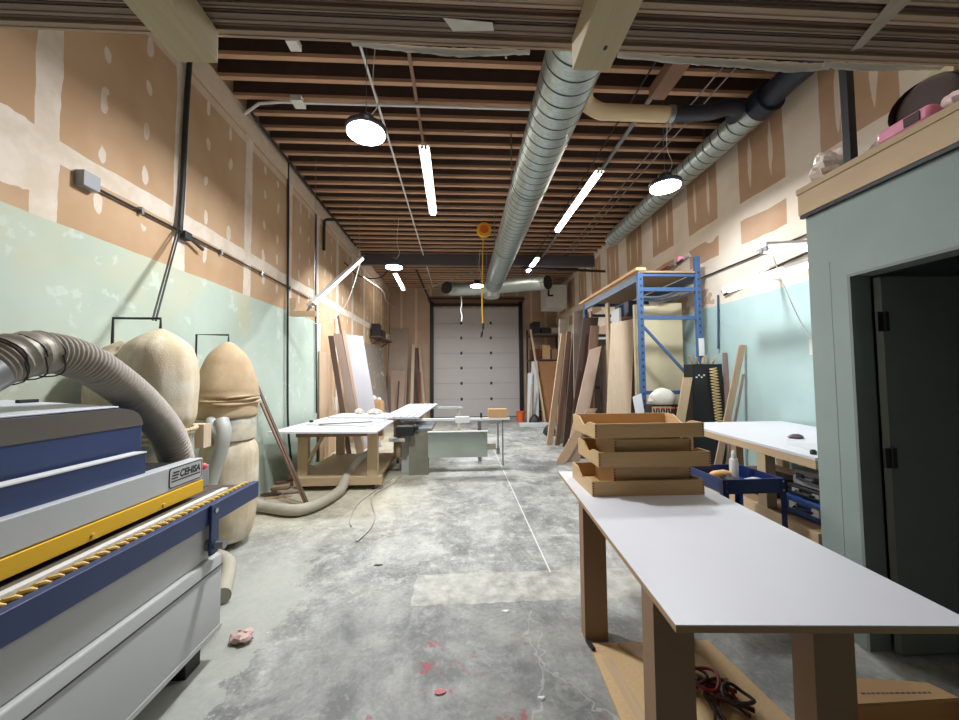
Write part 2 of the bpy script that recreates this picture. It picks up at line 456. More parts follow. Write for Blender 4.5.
# sectional garage door
dr = struct(MB().box(DX0-.05, DX1+.05, BY+.06, BY+.1, 0, DZ).build('door_1', 'track', world=True, smooth=0))
zs = [.02, .76, 1.42, 2.06, 2.69, 3.33, 3.96, DZ]
for i in range(7):
    MB().box(DX0, DX1, BY+.015, BY+.06, zs[i]+.003, zs[i+1]-.003).build('door_panel', 'door_white', dr, bev=.005, smooth=0)
for zz in zs[1:-1]:
    for xx in (.06, 1.31):
        MB().box(xx-.045, xx+.045, BY+.005, BY+.016, zz-.06, zz+.06).build('hinge', 'darksteel', dr, smooth=0)
for xx in (DX0-.06, DX1+.03):
    MB().box(xx-.06, xx+.09, BY-.1, BY-.005, 0, DZ+.25).build('track', 'track', dr, smooth=0)
MB().box(DX0-.12, DX1+.12, BY-.1, BY-.005, DZ+.06, DZ+.18).build('header', 'track', dr, smooth=0)
MB().cyl((DX0-.2, BY-.2, DZ+.36), (DX1+.2, BY-.2, DZ+.36), .035).build('torsion_shaft', 'track', dr)
struct(MB().box(DX0-.2, DX1+.2, BY-.012, BY-.002, DZ+.2, DZ+.5).build('trim_3', 'board_brown', world=True, smooth=0))

# office partition on the right with an open door
OX, OY, OZ = 2.5, 2.45, 2.83
DJ0, DJ1, DH = 1.15, 2.19, 2.335
w = MB().box(OX, OX+.12, DJ1, OY, 0, OZ).box(OX, OX+.12, NY, DJ0, 0, OZ).box(OX, OX+.12, DJ0, DJ1, DH, OZ)
struct(w.build('wall_office', 'office', world=True, smooth=0))
struct(MB().box(OX+.12, RX, OY-.12, OY, 0, OZ).build('wall_office_end', 'office', world=True, smooth=0))
struct(MB().box(OX+.12, RX, NY, OY-.12, OZ-.1, OZ).build('ceiling_office', 'deck', world=True, smooth=0))
jm = MB().box(OX-.008, OX+.128, DJ1-.018, DJ1-.0005, 0, DH-.018).box(OX-.008, OX+.128, DJ0+.0005, DJ0+.018, 0, DH-.018).box(OX-.008, OX+.128, DJ0, DJ1, DH-.018, DH-.0005)
struct(jm.build('trim_4', 'jamb', world=True, smooth=0))
d2 = struct(MB().box(OX+.135, OX+1.02, DJ1-.07, DJ1-.03, .01, DH-.03).build('door_2', 'door_leaf', world=True, smooth=0))
for zz in (2.02, 1.18, .3):
    m = MB().box(OX+.085, OX+.16, DJ1-.084, DJ1-.0705, zz-.06, zz+.06); m.cyl((OX+.13, DJ1-.085, zz-.06), (OX+.13, DJ1-.085, zz+.06), .011, n=10)
    m.build('hinge', 'darksteel', d2, label='dark metal butt hinge')
struct(MB().box(OX-.035, OX+.0, NY, OY+.02, OZ+.012, OZ+.165).build('trim_5', plain('rim_board', (196, 170, 136), .6, var=.1, scale=5), world=True, smooth=0))
struct(MB().box(OX-.045, OX+.06, NY, OY+.02, OZ+.165, OZ+.205).build('trim_6', 'pine_y', world=True, smooth=0))
struct(MB().box(OX-.03, OX+.0, NY, OY+.015, OZ-.012, OZ+.012).build('trim_7', 'darksteel', world=True, smooth=0))
struct(MB().box(OX-.002, OX, 2.30, 2.335, 0, 2.45).build('trim_8', 'office', world=True, smooth=0))
struct(MB().box(OX, RX, NY, OY, OZ, OZ+.012).build('floor_loft', 'osb', world=True, smooth=0))

# ------------------------------------------------------------------ overhead store of strips (above the camera, resting on two beams)
for i, (x0, x1, ye, lab) in enumerate(((-1.15, -.99, 1.50, 'sawn timber beam end carrying the strips, beside the drywall'), (.485, .645, 1.47, 'pale timber beam end with a dark knot, in front of the large spiral duct'))):
    t = thing('timber_beam', lab, 'beam', ((x0+x1)/2, -1, 3.0), None, 'beams under the overhead strips')
    MB().box(x0, x1, NY+.001, ye, 3.0, 3.14).build('beam', 'beam', t, bev=.004, smooth=0)
    if i == 1: MB().ball((.585, 1.36, 3.0), .008, .012, .002).build('knot', 'brown_dark', t)
MB_strip = MB()
y = 1.528; i = 0
tones = ['board_grey', 'board_brown', 'board_dark', 'board_tan', 'panel_grey', 'board_brown']
xs_w = []
SX = {}
for nm, c in (('s1', (156, 132, 112)), ('s2', (130, 102, 86)), ('s3', (100, 78, 68)), ('s4', (184, 158, 134)), ('s5', (146, 122, 106))):
    SX[nm] = wood('strip_'+nm, c, 'x', .6, var=.12, objvar=.14)
where = ['outermost', 'second from the outer edge', 'third from the outer edge', 'fourth from the outer edge', 'fifth from the outer edge', 'sixth from the outer edge', 'seventh from the outer edge', 'eighth from the outer edge']
while y > .78:
    wd = rnd.choice((.018, .024, .03, .036)); z0 = 3.14 + (0.0 if i % 2 == 0 else rnd.choice((.004, .010, .018)))
    nm = ['s4', 's2', 's5', 's3', 's1', 's2', 's4', 's3'][i % 8]
    pr = [(y, z0), (y-wd*.35, z0), (y-wd*.4, z0+.004), (y-wd, z0+.006), (y-wd, z0+.06), (y, z0+.06)]
    lab = 'long milled strip lying across the overhead beams, '+where[i] if i < 8 else 'long milled strip hidden further back on the overhead beams'
    single('milled_strip', lab, 'strip', MB().prism(pr, 'x', -2.88, 3.3+rnd.uniform(-.1, .2)), SX[nm], 'milled strips across the overhead beams', smooth=0)
    y -= wd+.003; i += 1
def film(pts, name, lab, n=9, amp=.006):
    """crumpled hanging scrap of plastic: pts are (x, y, z, drop)"""
    m = MB(); vs = []; fs = []
    P = crom([p[:3] for p in pts], n); D = [p[3] for p in pts]
    for i, p in enumerate(P):
        t = i/(len(P)-1)*(len(D)-1); a = int(min(t, len(D)-2)); dd = D[a]+(D[a+1]-D[a])*(t-a)
        for j in range(4):
            vs.append(p+Vector((rnd.uniform(-.3, .3)*amp, rnd.uniform(-1, 1)*amp*.5+.006*j, -dd*j/3+rnd.uniform(-.1, .1)*amp)))
    for i in range(len(P)-1):
        for j in range(3): fs.append((i*4+j, i*4+4+j, i*4+5+j, i*4+1+j))
    m.add(vs, fs); o = single(name, lab, 'plastic film', m, 'film', smooth=80)
    o.modifiers.new('thick', 'SOLIDIFY').thickness = .002
    return o
film([(-.46, 1.535, 3.15, .004), (-.2, 1.54, 3.148, .016), (.0, 1.54, 3.145, .026), (.12, 1.54, 3.148, .02), (.32, 1.54, 3.15, .004)], 'hanging_film', 'torn pale plastic film along the strip edge left of the spiral duct')
film([(.72, 1.54, 3.155, .01), (1.1, 1.545, 3.15, .02), (1.35, 1.545, 3.15, .028), (1.55, 1.55, 3.15, .036), (1.75, 1.55, 3.15, .015)], 'hanging_film', 'crumpled whitish film hanging off the strip edge right of the pale beam end')
film([(1.7, 1.54, 3.15, .012), (1.9, 1.54, 3.15, .026), (2.1, 1.54, 3.15, .012), (2.3, 1.54, 3.15, .004)], 'hanging_film', 'white torn film flap on the strip edge by the dark steel post')
single('hanging_tape', 'scrap of tape stuck under the overhead strips', 'tape', MB().slab((-.06, 1.40, 3.1385), (.14, 1.41, 3.1385), (.15, 1.445, 3.1385), (-.02, 1.455, 3.1385), -.002), 'film', smooth=0)
single('hanging_tape', 'clear tape scrap wrapped around strips near the dark brown bolster', 'tape', MB().slab((1.64, 1.18, 3.1385), (1.74, 1.18, 3.1385), (1.78, 1.45, 3.1385), (1.75, 1.47, 3.1385), -.002), plain('clear_tape', (170, 154, 136), .3, var=.3, scale=14), smooth=0)

# ------------------------------------------------------------------ front workbench
TZ = -math.radians(4.05)
tb = thing('workbench', 'long white-topped workbench with wide fibreboard legs carrying the wooden drawer trays', 'workbench', (.685, 1.168, 0), TZ)
MB().box(0, .955, 0, 1.885, .875, .896).build('tabletop', 'mdf', tb, smooth=0)
MB().box(0, .955, 0, 1.885, .8962, .900).build('laminate_sheet', 'white_lam', tb, smooth=0, label='white laminate surface')
for (x0, y0) in ((.001, .165), (.572, .165), (.02, 1.205), (.56, 1.205)):
    MB().box(x0, x0+.145, y0, y0+.10, 0.0, .875).build('leg', 'mdf_dark', tb, smooth=0)
MB().box(.15, .57, .19, .21, .79, .875).build('apron', 'mdf_dark', tb, smooth=0)

# drawer trays stacked on it
tv = Matrix.Translation((.685, 1.168, 0)) @ Matrix.Rotation(TZ, 4, 'Z')
def wide_tray(label, x, yy, z, rz):
    W, D, H, HF, t = .755, .47, .118, .098, .014
    T = thing('drawer_tray', label, 'drawer', (x, yy, z), rz, 'wide drawer trays')
    MB().box(0, W, 0, t, 0, HF).build('front_panel', 'maple', T, bev=.0012, smooth=0)
    MB().box(t, W-t, D-t, D, 0, H).build('back_panel', 'maple', T, bev=.0012, smooth=0)
    prof = [(t, 0), (D, 0), (D, H), (D*.78, H)]
    for k in range(1, 9):
        u = k/9; prof.append((D*.78-(D*.30)*u, H-(H-.066)*(.5-.5*math.cos(PI*u))))
    for k in range(0, 8):
        u = k/8; prof.append((D*.46-(D*.22)*u, .066+(HF-.066)*(.5-.5*math.cos(PI*u))))
    prof.append((t, HF))
    for xx in (0, W-t): MB().prism(prof, 'x', xx, xx+t).build('side_panel', 'maple_y', T, smooth=0)
    MB().box(t, W-t, t, D-t, .008, .014).build('bottom_panel', 'maple', T, smooth=0)
    m = MB()
    for k in range(5):
        for xx in (.001, W-.013): m.box(xx, xx+.012, -.0006, .0, .012+k*.017, .021+k*.017)
    m.build('dovetail', plain('end_grain', (120, 84, 52), .7), T, smooth=0)
    return T
def narrow_tray(label, x, yy, z, rz):
    W, D, H, t = .535, .36, .172, .014
    T = thing('drawer_box', label, 'drawer', (x, yy, z), rz, 'narrow drawer boxes')
    MB().box(0, W, 0, t, 0, H-.012).build('front_panel', 'maple', T, bev=.0012, smooth=0)
    MB().box(0, W, D-t, D, 0, H).build('back_panel', 'maple', T, bev=.0012, smooth=0)
    prof = [(t, 0), (D-t, 0), (D-t, H), (D*.5, H), (D*.42, H*.86), (D*.3, H*.8), (D*.2, H*.9), (t, H-.012)]
    for xx in (0, W-t): MB().prism(prof, 'x', xx, xx+t).build('side_panel', 'maple_y', T, smooth=0)
    MB().box(t, W-t, t, D-t, .008, .014).build('bottom_panel', 'maple', T, smooth=0)
    m = MB()
    for k in range(8):
        for xx in (.001, W-.013): m.box(xx, xx+.012, -.0006, .0, .012+k*.018, .021+k*.018)
    m.build('dovetail', plain('end_grain', (120, 84, 52), .7), T, smooth=0)
    return T
wide_tray('wide maple drawer tray at the bottom of the stack, directly on the white bench', .868, 2.40, .9005, math.radians(-1.5))
narrow_tray('narrow deep drawer box nested inside the bottom wide tray', 1.035, 2.447, .916, math.radians(-1))
wide_tray('wide drawer tray in the middle of the stack, between the two narrow boxes', .915, 2.40, 1.0895, math.radians(-2))
narrow_tray('narrow deep drawer box under the topmost tray', 1.045, 2.447, 1.1045, math.radians(-1))
wide_tray('topmost wide maple drawer tray of the stack, open above', .897, 2.405, 1.278, math.radians(0))

# ------------------------------------------------------------------ things under the bench
single('particle_board', 'large bare particle board sheet on the floor under the front workbench', 'board', MB().prism([(.80, 2.33), (1.56, 2.31), (1.62, 1.5), (.76, 1.5)], 'z', .0005, .018), 'osb', smooth=0)
single('offcut_board', 'tan offcut board lying on the particle board sheet behind the near bench leg', 'board', MB().prism([(.97, 2.30), (1.36, 2.28), (1.46, 2.0), (1.15, 2.02)], 'z', .0185, .036), 'board_tan', smooth=0)
single('offcut_board', 'narrow plywood strip along the near edge of the particle board sheet', 'board', MB().slab((.83, 2.2, .0185), (.89, 2.2, .0185), (.93, 1.55, .0185), (.87, 1.55, .0185), .012), 'pine_y', smooth=0)
single('steel_rod', 'thin black rod lying on the particle board sheet', 'rod', MB().cyl((1.0, 1.96, .025), (1.2, 1.97, .025), .006, n=8), 'black')
single('black_clip', 'small black clip at the corner of the particle board by the far bench leg', 'clip', MB().bar((.80, 2.36, .014), (.805, 2.26, .03), .022, .016), 'black', smooth=0)
cl = thing('jumper_cables', 'tangle of dark red jumper cables with clamps on the floor under the bench', 'cables', (1.31, 1.93, .018))
WL[cl.name] = Vector((1.36, 1.85, .018))
for q in range(5):
    cx, cy = 1.24+.05*q, 1.98-.055*q; r0 = .085-.006*q
    P = [(cx+r0*math.cos(a*.7+q)*(1+.2*math.sin(a)), cy+r0*math.sin(a*.7+q), 0.045+.022*q % .05+.012*math.sin(a*1.3)) for a in range(0, 11)]
    MB().tube(crom(P, 5), .0085, 8).build('cable', ['dark_red', 'black', 'red', 'dark_red', 'black'][q], cl)
for q, (x, yy, a) in enumerate(((1.20, 1.86, .4), (1.30, 1.72, 1.2), (1.38, 1.86, -.6), (1.43, 1.76, 2.1))):
    R = Matrix.Translation((x, yy, .045)) @ Matrix.Rotation(a, 4, 'Z')
    m = MB()
    for s in (-1, 1):
        for u in range(5):
            p = R @ Vector((-.07+u*.035, s*(.008+.012*abs(u-2.2)*.7), 0)); p2 = R @ Vector((-.07+(u+1)*.035, s*(.008+.012*abs(u-1.2)*.7), 0))
            m.bar(p, p2, .014, .02)
    m.build('clamp', ['dark_red', 'black', 'red', 'dark_red'][q], cl, bev=.002)
ct = thing('carton', 'open brown cardboard carton on the floor past the near bench leg', 'box', (1.86, 1.3, 0))
MB().box(1.58, 2.14, 1.12, 1.126, 0, .295).box(1.58, 2.14, 1.514, 1.52, 0, .295).box(1.58, 1.586, 1.126, 1.514, 0, .295).box(2.134, 2.14, 1.126, 1.514, 0, .295).box(1.586, 2.134, 1.126, 1.514, 0, .006).build('box_body', 'cardboard', ct, smooth=0)
MB().slab((1.62, 1.518, .297), (2.135, 1.518, .297), (2.10, 1.60, .297), (1.76, 1.65, .297), .005).build('flap', 'cardboard', ct, smooth=0)
MB().slab((1.582, 1.13, .297), (1.582, 1.50, .297), (1.46, 1.47, .21), (1.46, 1.16, .21), .005).build('flap', 'cardboard', ct, smooth=0)
m = MB(); xx = 1.74
while xx < 2.04:
    wdt = rnd.uniform(.006, .022); m.box(xx, xx+wdt, 1.560-.05*(xx-1.74), 1.568-.05*(xx-1.74), .3022, .3030); xx += wdt+.006
m.build('print_line', plain('faded_ink', (110, 82, 60), .8), ct, smooth=0)

# ------------------------------------------------------------------ edge banding machine (left)
mc = thing('edge_banding_machine', 'big grey and blue edge banding machine with a yellow strip along its front', 'machine', (-1.95, 1.0, 0))
YN = -.7
MB().prism([(-1.525, .62), (-1.525, .83), (-2.45, .83), (-2.45, .62)], 'y', YN, 2.43).build('upper_body', 'mach_grey', mc, bev=.006)
MB().prism([(-1.50, .16), (-1.50, .600), (-1.508, .612), (-1.53, .618), (-2.45, .618), (-2.45, .16)], 'y', YN, 2.42).build('lower_body', 'mach_lower', mc, bev=.005)
MB().box(-1.4985, -1.494, YN, 2.425, .155, .185).build('base_rail', 'mach_grey', mc, bev=.002)
MB().box(-1.4988, -1.4955, YN, 2.42, .540, .546).build('panel_seam', 'darksteel', mc, smooth=0)
for yy in (2.28, 1.2, 0.0):
    for xx in (-1.62, -2.4): MB().box(xx-.06, xx+.06, yy-.06, yy+.06, 0, .16).build('foot', 'darksteel', mc, bev=.004)
MB().box(-2.45, -1.56, YN, 2.43, .83, .925).box(-1.95, -1.56, 2.43, 2.80, .83, .925).build('feed_table', 'belt', mc, bev=.003)
MB().box(-1.545, -1.500, YN, 2.83, .825, .940).build('guide_rail', 'mach_blue', mc, bev=.004, label='blue guide rail')
MB().box(-1.628, -1.592, YN, 2.62, .925, .9555).build('white_strip', 'white_plastic', mc, smooth=0)
MB().box(-1.672, -1.640, YN, 2.60, .925, .950).build('chain_track', 'steel', mc, smooth=0)
MB().box(-1.59, -1.5455, YN, 2.82, .925, .936).build('roller_tray', 'black', mc, smooth=0)
m = MB(); yy = .7
while yy < 2.80:
    m.tube([(-1.586, yy-.02, .936), (-1.576, yy-.012, .941), (-1.560, yy+.006, .941), (-1.549, yy+.016, .935)], [.006, .011, .011, .006], 8); yy += .046
m.build('roller_row', 'roller_yellow', mc, label='row of small yellow rollers')
MB().box(-1.78, -1.70, YN, 2.525, 1.045, 1.182).build('front_cover', plain('cover_grey', (188, 191, 192), .42, var=.03), mc, bev=.004)
MB().box(-1.79, -1.692, YN, 2.525, .962, 1.040).build('yellow_strip', 'mach_yellow', mc, bev=.003, label='bright yellow strip')
for yy in (1.05, 1.80, 2.2): MB().cyl((-1.692, yy, .985), (-1.682, yy, .985), .010, n=12).build('screw_head', 'roller_yellow', mc)
MB().box(-1.81, -1.745, YN, 2.14, 1.182, 1.294).build('blue_plate', 'mach_blue', mc, bev=.002)
MB().box(-1.812, -1.742, YN, 2.142, 1.2945, 1.301).build('plate_edge', 'white_plastic', mc, smooth=0)
MB().box(-2.06, -1.83, 2.52, 2.79, .926, 1.08).build('suction_box', 'grey_plastic', mc, bev=.008)
MB().box(-2.35, -1.80, YN, 2.40, .925, 1.18).build('inner_frame', 'darksteel', mc, smooth=0)
MB().box(-2.3, -2.05, 2.08, 2.42, 1.182, 1.34).build('motor_block', 'grey_plastic', mc, bev=.01)
hp = [(YN, 1.18), (2.24, 1.18), (2.24, 1.44), (2.232, 1.475), (2.21, 1.505), (2.17, 1.53), (2.10, 1.545), (YN, 1.552)]
MB().prism(hp, 'x', -2.43, -1.85).build('hood', 'mach_blue', mc, bev=.012, label='dark blue hinged hood')
MB().prism([(YN, 1.435), (2.238, 1.435), (2.238, 1.445), (2.230, 1.474), (2.208, 1.503), (2.168, 1.528), (2.10, 1.542), (YN, 1.546)], 'x', -1.8499, -1.8465).build('hood_reflection', plain('reflection_grey', (96, 90, 84), .38), mc, smooth=0, label='grey brown reflection painted along the upper front of the hood')  # reflection in the glossy hood, painted as a thin strip
MB().prism([(-1.853, 1.547), (-1.853, 1.556), (-2.43, 1.598), (-2.43, 1.547)], 'y', YN, 2.09).build('hood_top', plain('hood_top_grey', (196, 198, 204), .4, var=.03), mc, bev=.003)
MB().bar((-2.25, 1.98, 1.592), (-2.25, 2.07, 1.592), .02, .02).build('latch', 'black', mc, bev=.003)
# adjustment bracket and clamp knob
MB().box(-1.499, -1.482, 2.29, 2.36, .65, .945).build('bracket', 'mach_blue', mc, bev=.003)
MB().cyl((-1.56, 2.325, .70), (-1.45, 2.325, .70), .013).build('clamp_shaft', 'chrome', mc)
MB().cyl((-1.475, 2.325, .70), (-1.425, 2.325, .70), .024).build('clamp_knob', 'steel', mc)
MB().cyl((-1.524, 2.325, .70), (-1.505, 2.325, .70), .034).build('clamp_flange', 'steel', mc)
MB().cyl((-1.49, 2.325, .905), (-1.474, 2.325, .905), .014).build('bolt', 'chrome', mc)
MB().ball((-1.72, 2.56, 1.115), .024).cyl((-1.74, 2.52, 1.11), (-1.725, 2.555, 1.114), .012).build('stop_button', 'ball_pink', mc)
MB().cyl((-1.562, 1.62, .70), (-1.552, 1.62, .70), .009).build('screw_head', 'black', mc)
# name plate
def text_mesh(txt, size, shear=0.0):
    c = bpy.data.curves.new('lettering', 'FONT'); c.body = txt; c.size = size; c.shear = shear; c.offset = size*.045
    o = bpy.data.objects.new('lettering', c); COL.objects.link(o)
    dg = bpy.context.evaluated_depsgraph_get(); me = bpy.data.meshes.new_from_object(o.evaluated_get(dg))
    vs = [v.co.copy() for v in me.vertices]; fs = [tuple(p.vertices) for p in me.polygons]
    bpy.data.objects.remove(o); bpy.data.meshes.remove(me); bpy.data.curves.remove(c)
    return vs, fs
XP = -1.6995
def rrect(y0, y1, z0, z1, r, n=5):
    P = []
    for cy, cz, a0 in ((y1-r, z1-r, 0), (y0+r, z1-r, PI/2), (y0+r, z0+r, PI), (y1-r, z0+r, 1.5*PI)):
        for k in range(n+1): a = a0+PI/2*k/n; P.append((cy+r*math.cos(a), cz+r*math.sin(a)))
    return P
np_ = MB().prism(rrect(2.245, 2.515, 1.058, 1.176, .018), 'x', XP, XP+.002).build('name_plate', 'black_gloss', mc, smooth=0)
MB().prism(rrect(2.252, 2.508, 1.064, 1.170, .014), 'x', XP+.002, XP+.0026).build('plate_face', 'mach_grey', np_, smooth=0)
vs, fs = text_mesh('CEHISA', .058, .18)
x0 = min(v.x for v in vs); x1 = max(v.x for v in vs)
m = MB().add([(XP+.0032, 2.326+(v.x-x0)/(x1-x0)*.172, 1.110+v.y) for v in vs], fs)
m.box(XP+.0026, XP+.0032, 2.262, 2.50, 1.091, 1.099)
m.box(XP+.0026, XP+.0032, 2.272, 2.322, 1.140, 1.150).box(XP+.0026, XP+.0032, 2.266, 2.316, 1.124, 1.134).box(XP+.0026, XP+.0032, 2.262, 2.310, 1.108, 1.117)
m.build('lettering', 'black_gloss', np_, smooth=0)

# large corrugated hose from hood to head
hs = thing('extraction_hose', 'thick grey corrugated hose arching over the blue machine hood', 'hose', (-1.95, 1.9, 1.58))
P = crom([(-1.95, 1.55, 1.72), (-1.95, 1.61, 1.757), (-1.95, 1.69, 1.80), (-1.95, 1.80, 1.83), (-1.95, 1.95, 1.81), (-1.95, 2.12, 1.725), (-1.95, 2.35, 1.555), (-1.95, 2.54, 1.355), (-1.95, 2.63, 1.18), (-1.95, 2.66, 1.08)], 40)
acc = 0; P2 = [P[0]]; rs = []
step = .0038
for i in range(1, len(P)):
    seg = (P[i]-P[i-1]).length; acc += seg
    while acc >= step:
        acc -= step; P2.append(P[i-1].lerp(P[i], 1-acc/seg))
rs = [.092+.0065*math.sin(2*PI*i/6) for i in range(len(P2))]
MB().tube(P2, rs, 22).build('corrugated_hose', 'hose_grey', hs, smooth=80)
MB().tube(crom([(-1.95, 1.66, 1.784), (-1.95, 1.72, 1.812), (-1.95, 1.80, 1.829)], 5), [.101+.004*math.sin(i*2) for i in range(11)], 22).build('tape_wrap', 'duct_tape', hs)
MB().tube([(-1.95, 1.36, 1.56), (-1.95, 1.40, 1.60), (-1.95, 1.48, 1.665), (-1.95, 1.60, 1.75)], .100, 22).build('metal_spigot', 'steel', hs)
for k in range(3):
    c = Vector((-1.95, 1.655+.075*k, 1.782+.026*k-.004*k*k))
    MB().tube([c+Vector((.105*math.cos(a*PI/12), -.03*math.sin(a*PI/12)+.01*math.sin(a), .101*math.sin(a*PI/12))) for a in range(25)], .0035, 6).build('clamp_wire', 'darksteel', hs)

# ------------------------------------------------------------------ dust collectors behind the machine
def bag(prof, c, folds, amp, seed, sx=1, sy=1):
    rr = random.Random(seed); ph = [rr.uniform(0, 6.28) for _ in range(6)]
    def wob(a, z): return amp*(math.sin(folds*a+ph[0]+z*5)*.5+math.sin((folds+4)*a+ph[1]-z*9)*.3+math.sin(3*a+ph[2]+z*3)*.6)
    # refine the profile
    P = crom([(r, 0, z) for r, z in prof], 4)
    return MB().lathe([(max(p.x, .004), p.z) for p in P], c, 40, sx, sy, wob)
UP = [(.005, .80), (.04, .785), (.13, .73), (.215, .64), (.248, .50), (.255, .36), (.25, .22), (.245, .10), (.22, .03), (.20, .0)][::-1]
d1 = thing('dust_collector', 'twin bag dust collector with whitish caked filter bags behind the machine', 'dust collector', (-2.36, 3.0, 0))
bag(UP, (-2.36, 2.99, 1.30), 9, .035, 3).build('filter_bag', 'cloth_cream', d1, smooth=80)
bag([(r*.8, z*.88) for r, z in UP], (-2.66, 3.00, 1.30), 9, .04, 5).build('filter_bag', 'cloth_cream', d1, smooth=80, label='smaller filter bag tight to the wall')
bag([(.15, 0), (.235, .06), (.24, .3), (.235, .5), (.2, .6)], (-2.36, 2.99, .25), 8, .03, 8).build('collection_bag', 'cloth_tan', d1, smooth=80)
MB().lathe([(.19, 0), (.23, .01), (.235, .2), (.225, .46), (.20, .47)], (-2.36, 2.99, .84), 28).build('collar', 'dusty_metal', d1)
MB().box(-2.86, -2.05, 2.86, 3.25, .0, .05).build('base', 'darksteel', d1, bev=.005)
for (xx, yy) in ((-2.8, 2.9), (-2.10, 2.9), (-2.8, 3.2)): MB().box(xx-.02, xx+.02, yy-.02, yy+.02, .05, 1.28).build('post', 'steel', d1, smooth=0)
MB().tube(crom([(-2.70, 2.98, 1.28), (-2.70, 2.97, 2.05)], 2)+[Vector((-2.70, 2.97, 2.18)), Vector((-2.36, 2.99, 2.18)), Vector((-2.36, 2.99, 2.09))], .010, 8).build('hanger_rod', 'darksteel', d1)
MB().tube([(-2.36+.03*math.cos(a), 2.99+.03*math.sin(a), 2.085) for a in [k*PI/6 for k in range(13)]], .006, 6).build('hook_ring', 'steel', d1)
for q in range(4):
    z = 1.30-.03*q; rr = .235-.012*q
    MB().tube([(-2.36+(rr+.012*math.sin(5*a+q))*math.cos(a), 2.99+(rr+.012*math.sin(5*a+q))*math.sin(a), z+.012*math.sin(3*a+q)) for a in [k*PI/16 for k in range(33)]], .018, 8).build('bag_fold', 'cloth_cream', d1, smooth=80)
MB().box(-2.52, -2.26, 3.36, 3.46, 1.09, 1.30).build('wooden_box', 'board_pale', d1, bev=.003, label='pale wooden blower box')
MB().cyl((-2.44, 3.32, 1.17), (-2.44, 3.36, 1.17), .07, n=20).build('dark_inlet', 'black', d1)
d2_ = thing('dust_collector', 'dust collector with a clean tan filter bag over a pale lower bag', 'dust collector', (-2.44, 3.95, 0))
TAN = [(.26, 0), (.275, .03), (.272, .14), (.282, .165), (.262, .19), (.288, .215), (.282, .26), (.278, .31), (.25, .43), (.215, .54), (.165, .65), (.07, .755), (.005, .79)]
bag(TAN, (-2.43, 3.95, 1.30), 7, .016, 11).build('filter_bag', 'cloth_tan', d2_, smooth=80)
for q, z in enumerate((1.455, 1.487, 1.512)):
    MB().tube([(-2.43+(.280+.010*math.sin(4*a+q*2))*math.cos(a), 3.95+(.280+.010*math.sin(4*a+q*2))*math.sin(a), z+.012*math.sin(2*a+q)) for a in [k*PI/20 for k in range(41)]], .014, 8).build('bag_fold', 'cloth_tan', d2_, smooth=80)
MB().lathe([(.23, 0), (.265, .02), (.27, .2), (.25, .24)], (-2.43, 3.95, 1.06), 28).build('collar', 'dusty_metal', d2_)
bag([(.10, 0), (.20, .03), (.245, .2), (.26, .45), (.262, .8), (.25, .93), (.22, 1.01)], (-2.40, 3.95, .051), 8, .02, 21).build('collection_bag', 'cloth_cream', d2_, smooth=80)
MB().box(-2.78, -2.36, 3.75, 4.15, 0, .05).build('base', 'darksteel', d2_, bev=.005)
m = MB(); m.tube(crom([(-2.30, 3.66, 1.30), (-2.25, 3.62, 1.20), (-2.26, 3.60, 1.05), (-2.32, 3.58, .80), (-2.38, 3.55, .5), (-2.42, 3.5, .3)], 5), .062, 16)
m.tube(crom([(-2.42, 3.70, 1.30), (-2.36, 3.64, 1.24), (-2.26, 3.60, 1.14)], 5), .05, 14)
m.build('branch_duct', plain('dusty_blue_metal', (176, 178, 172), .6, .15, var=.15, scale=8), d2_, label='dusty metal Y branch duct')
for (xx, yy) in ((-2.75, 3.74), (-2.75, 4.18)): MB().box(xx-.02, xx+.02, yy-.02, yy+.02, .05, 1.28).build('post', 'steel', d2_, smooth=0)
MB().tube([(-2.72, 3.90, 1.28), (-2.72, 3.90, 2.16), (-2.43, 3.95, 2.16), (-2.43, 3.95, 2.08)], .010, 8).build('hanger_rod', 'darksteel', d2_)
MB().tube([(-2.43+.028*math.cos(a), 3.95+.02*math.sin(a), 2.075) for a in [k*PI/6 for k in range(13)]], .006, 6).build('hook_ring', 'steel', d2_)
# hoses on the floor
single('floor_hose', 'pale grey hose curving over the floor to the rolling saw table', 'hose', MB().tube(crom([(-2.62, 4.38, .55), (-2.64, 4.62, .26), (-2.52, 4.82, .095), (-2.12, 4.68, .078), (-1.93, 4.72, .078), (-1.80, 5.0, .078), (-1.74, 5.45, .085), (-1.75, 5.85, .20), (-1.74, 6.4, .30), (-1.6, 6.9, .34)], 20), [.068+.002*(i % 2) for i in range(181)], 16), 'hose_pale', smooth=60)
single('floor_pipe', 'short pale pipe lying on the floor at the end of the big machine', 'pipe', MB().tube(crom([(-1.80, 2.92, .064), (-2.05, 3.4, .064), (-2.3, 3.6, .064)], 6), .06, 14), 'hose_pale')
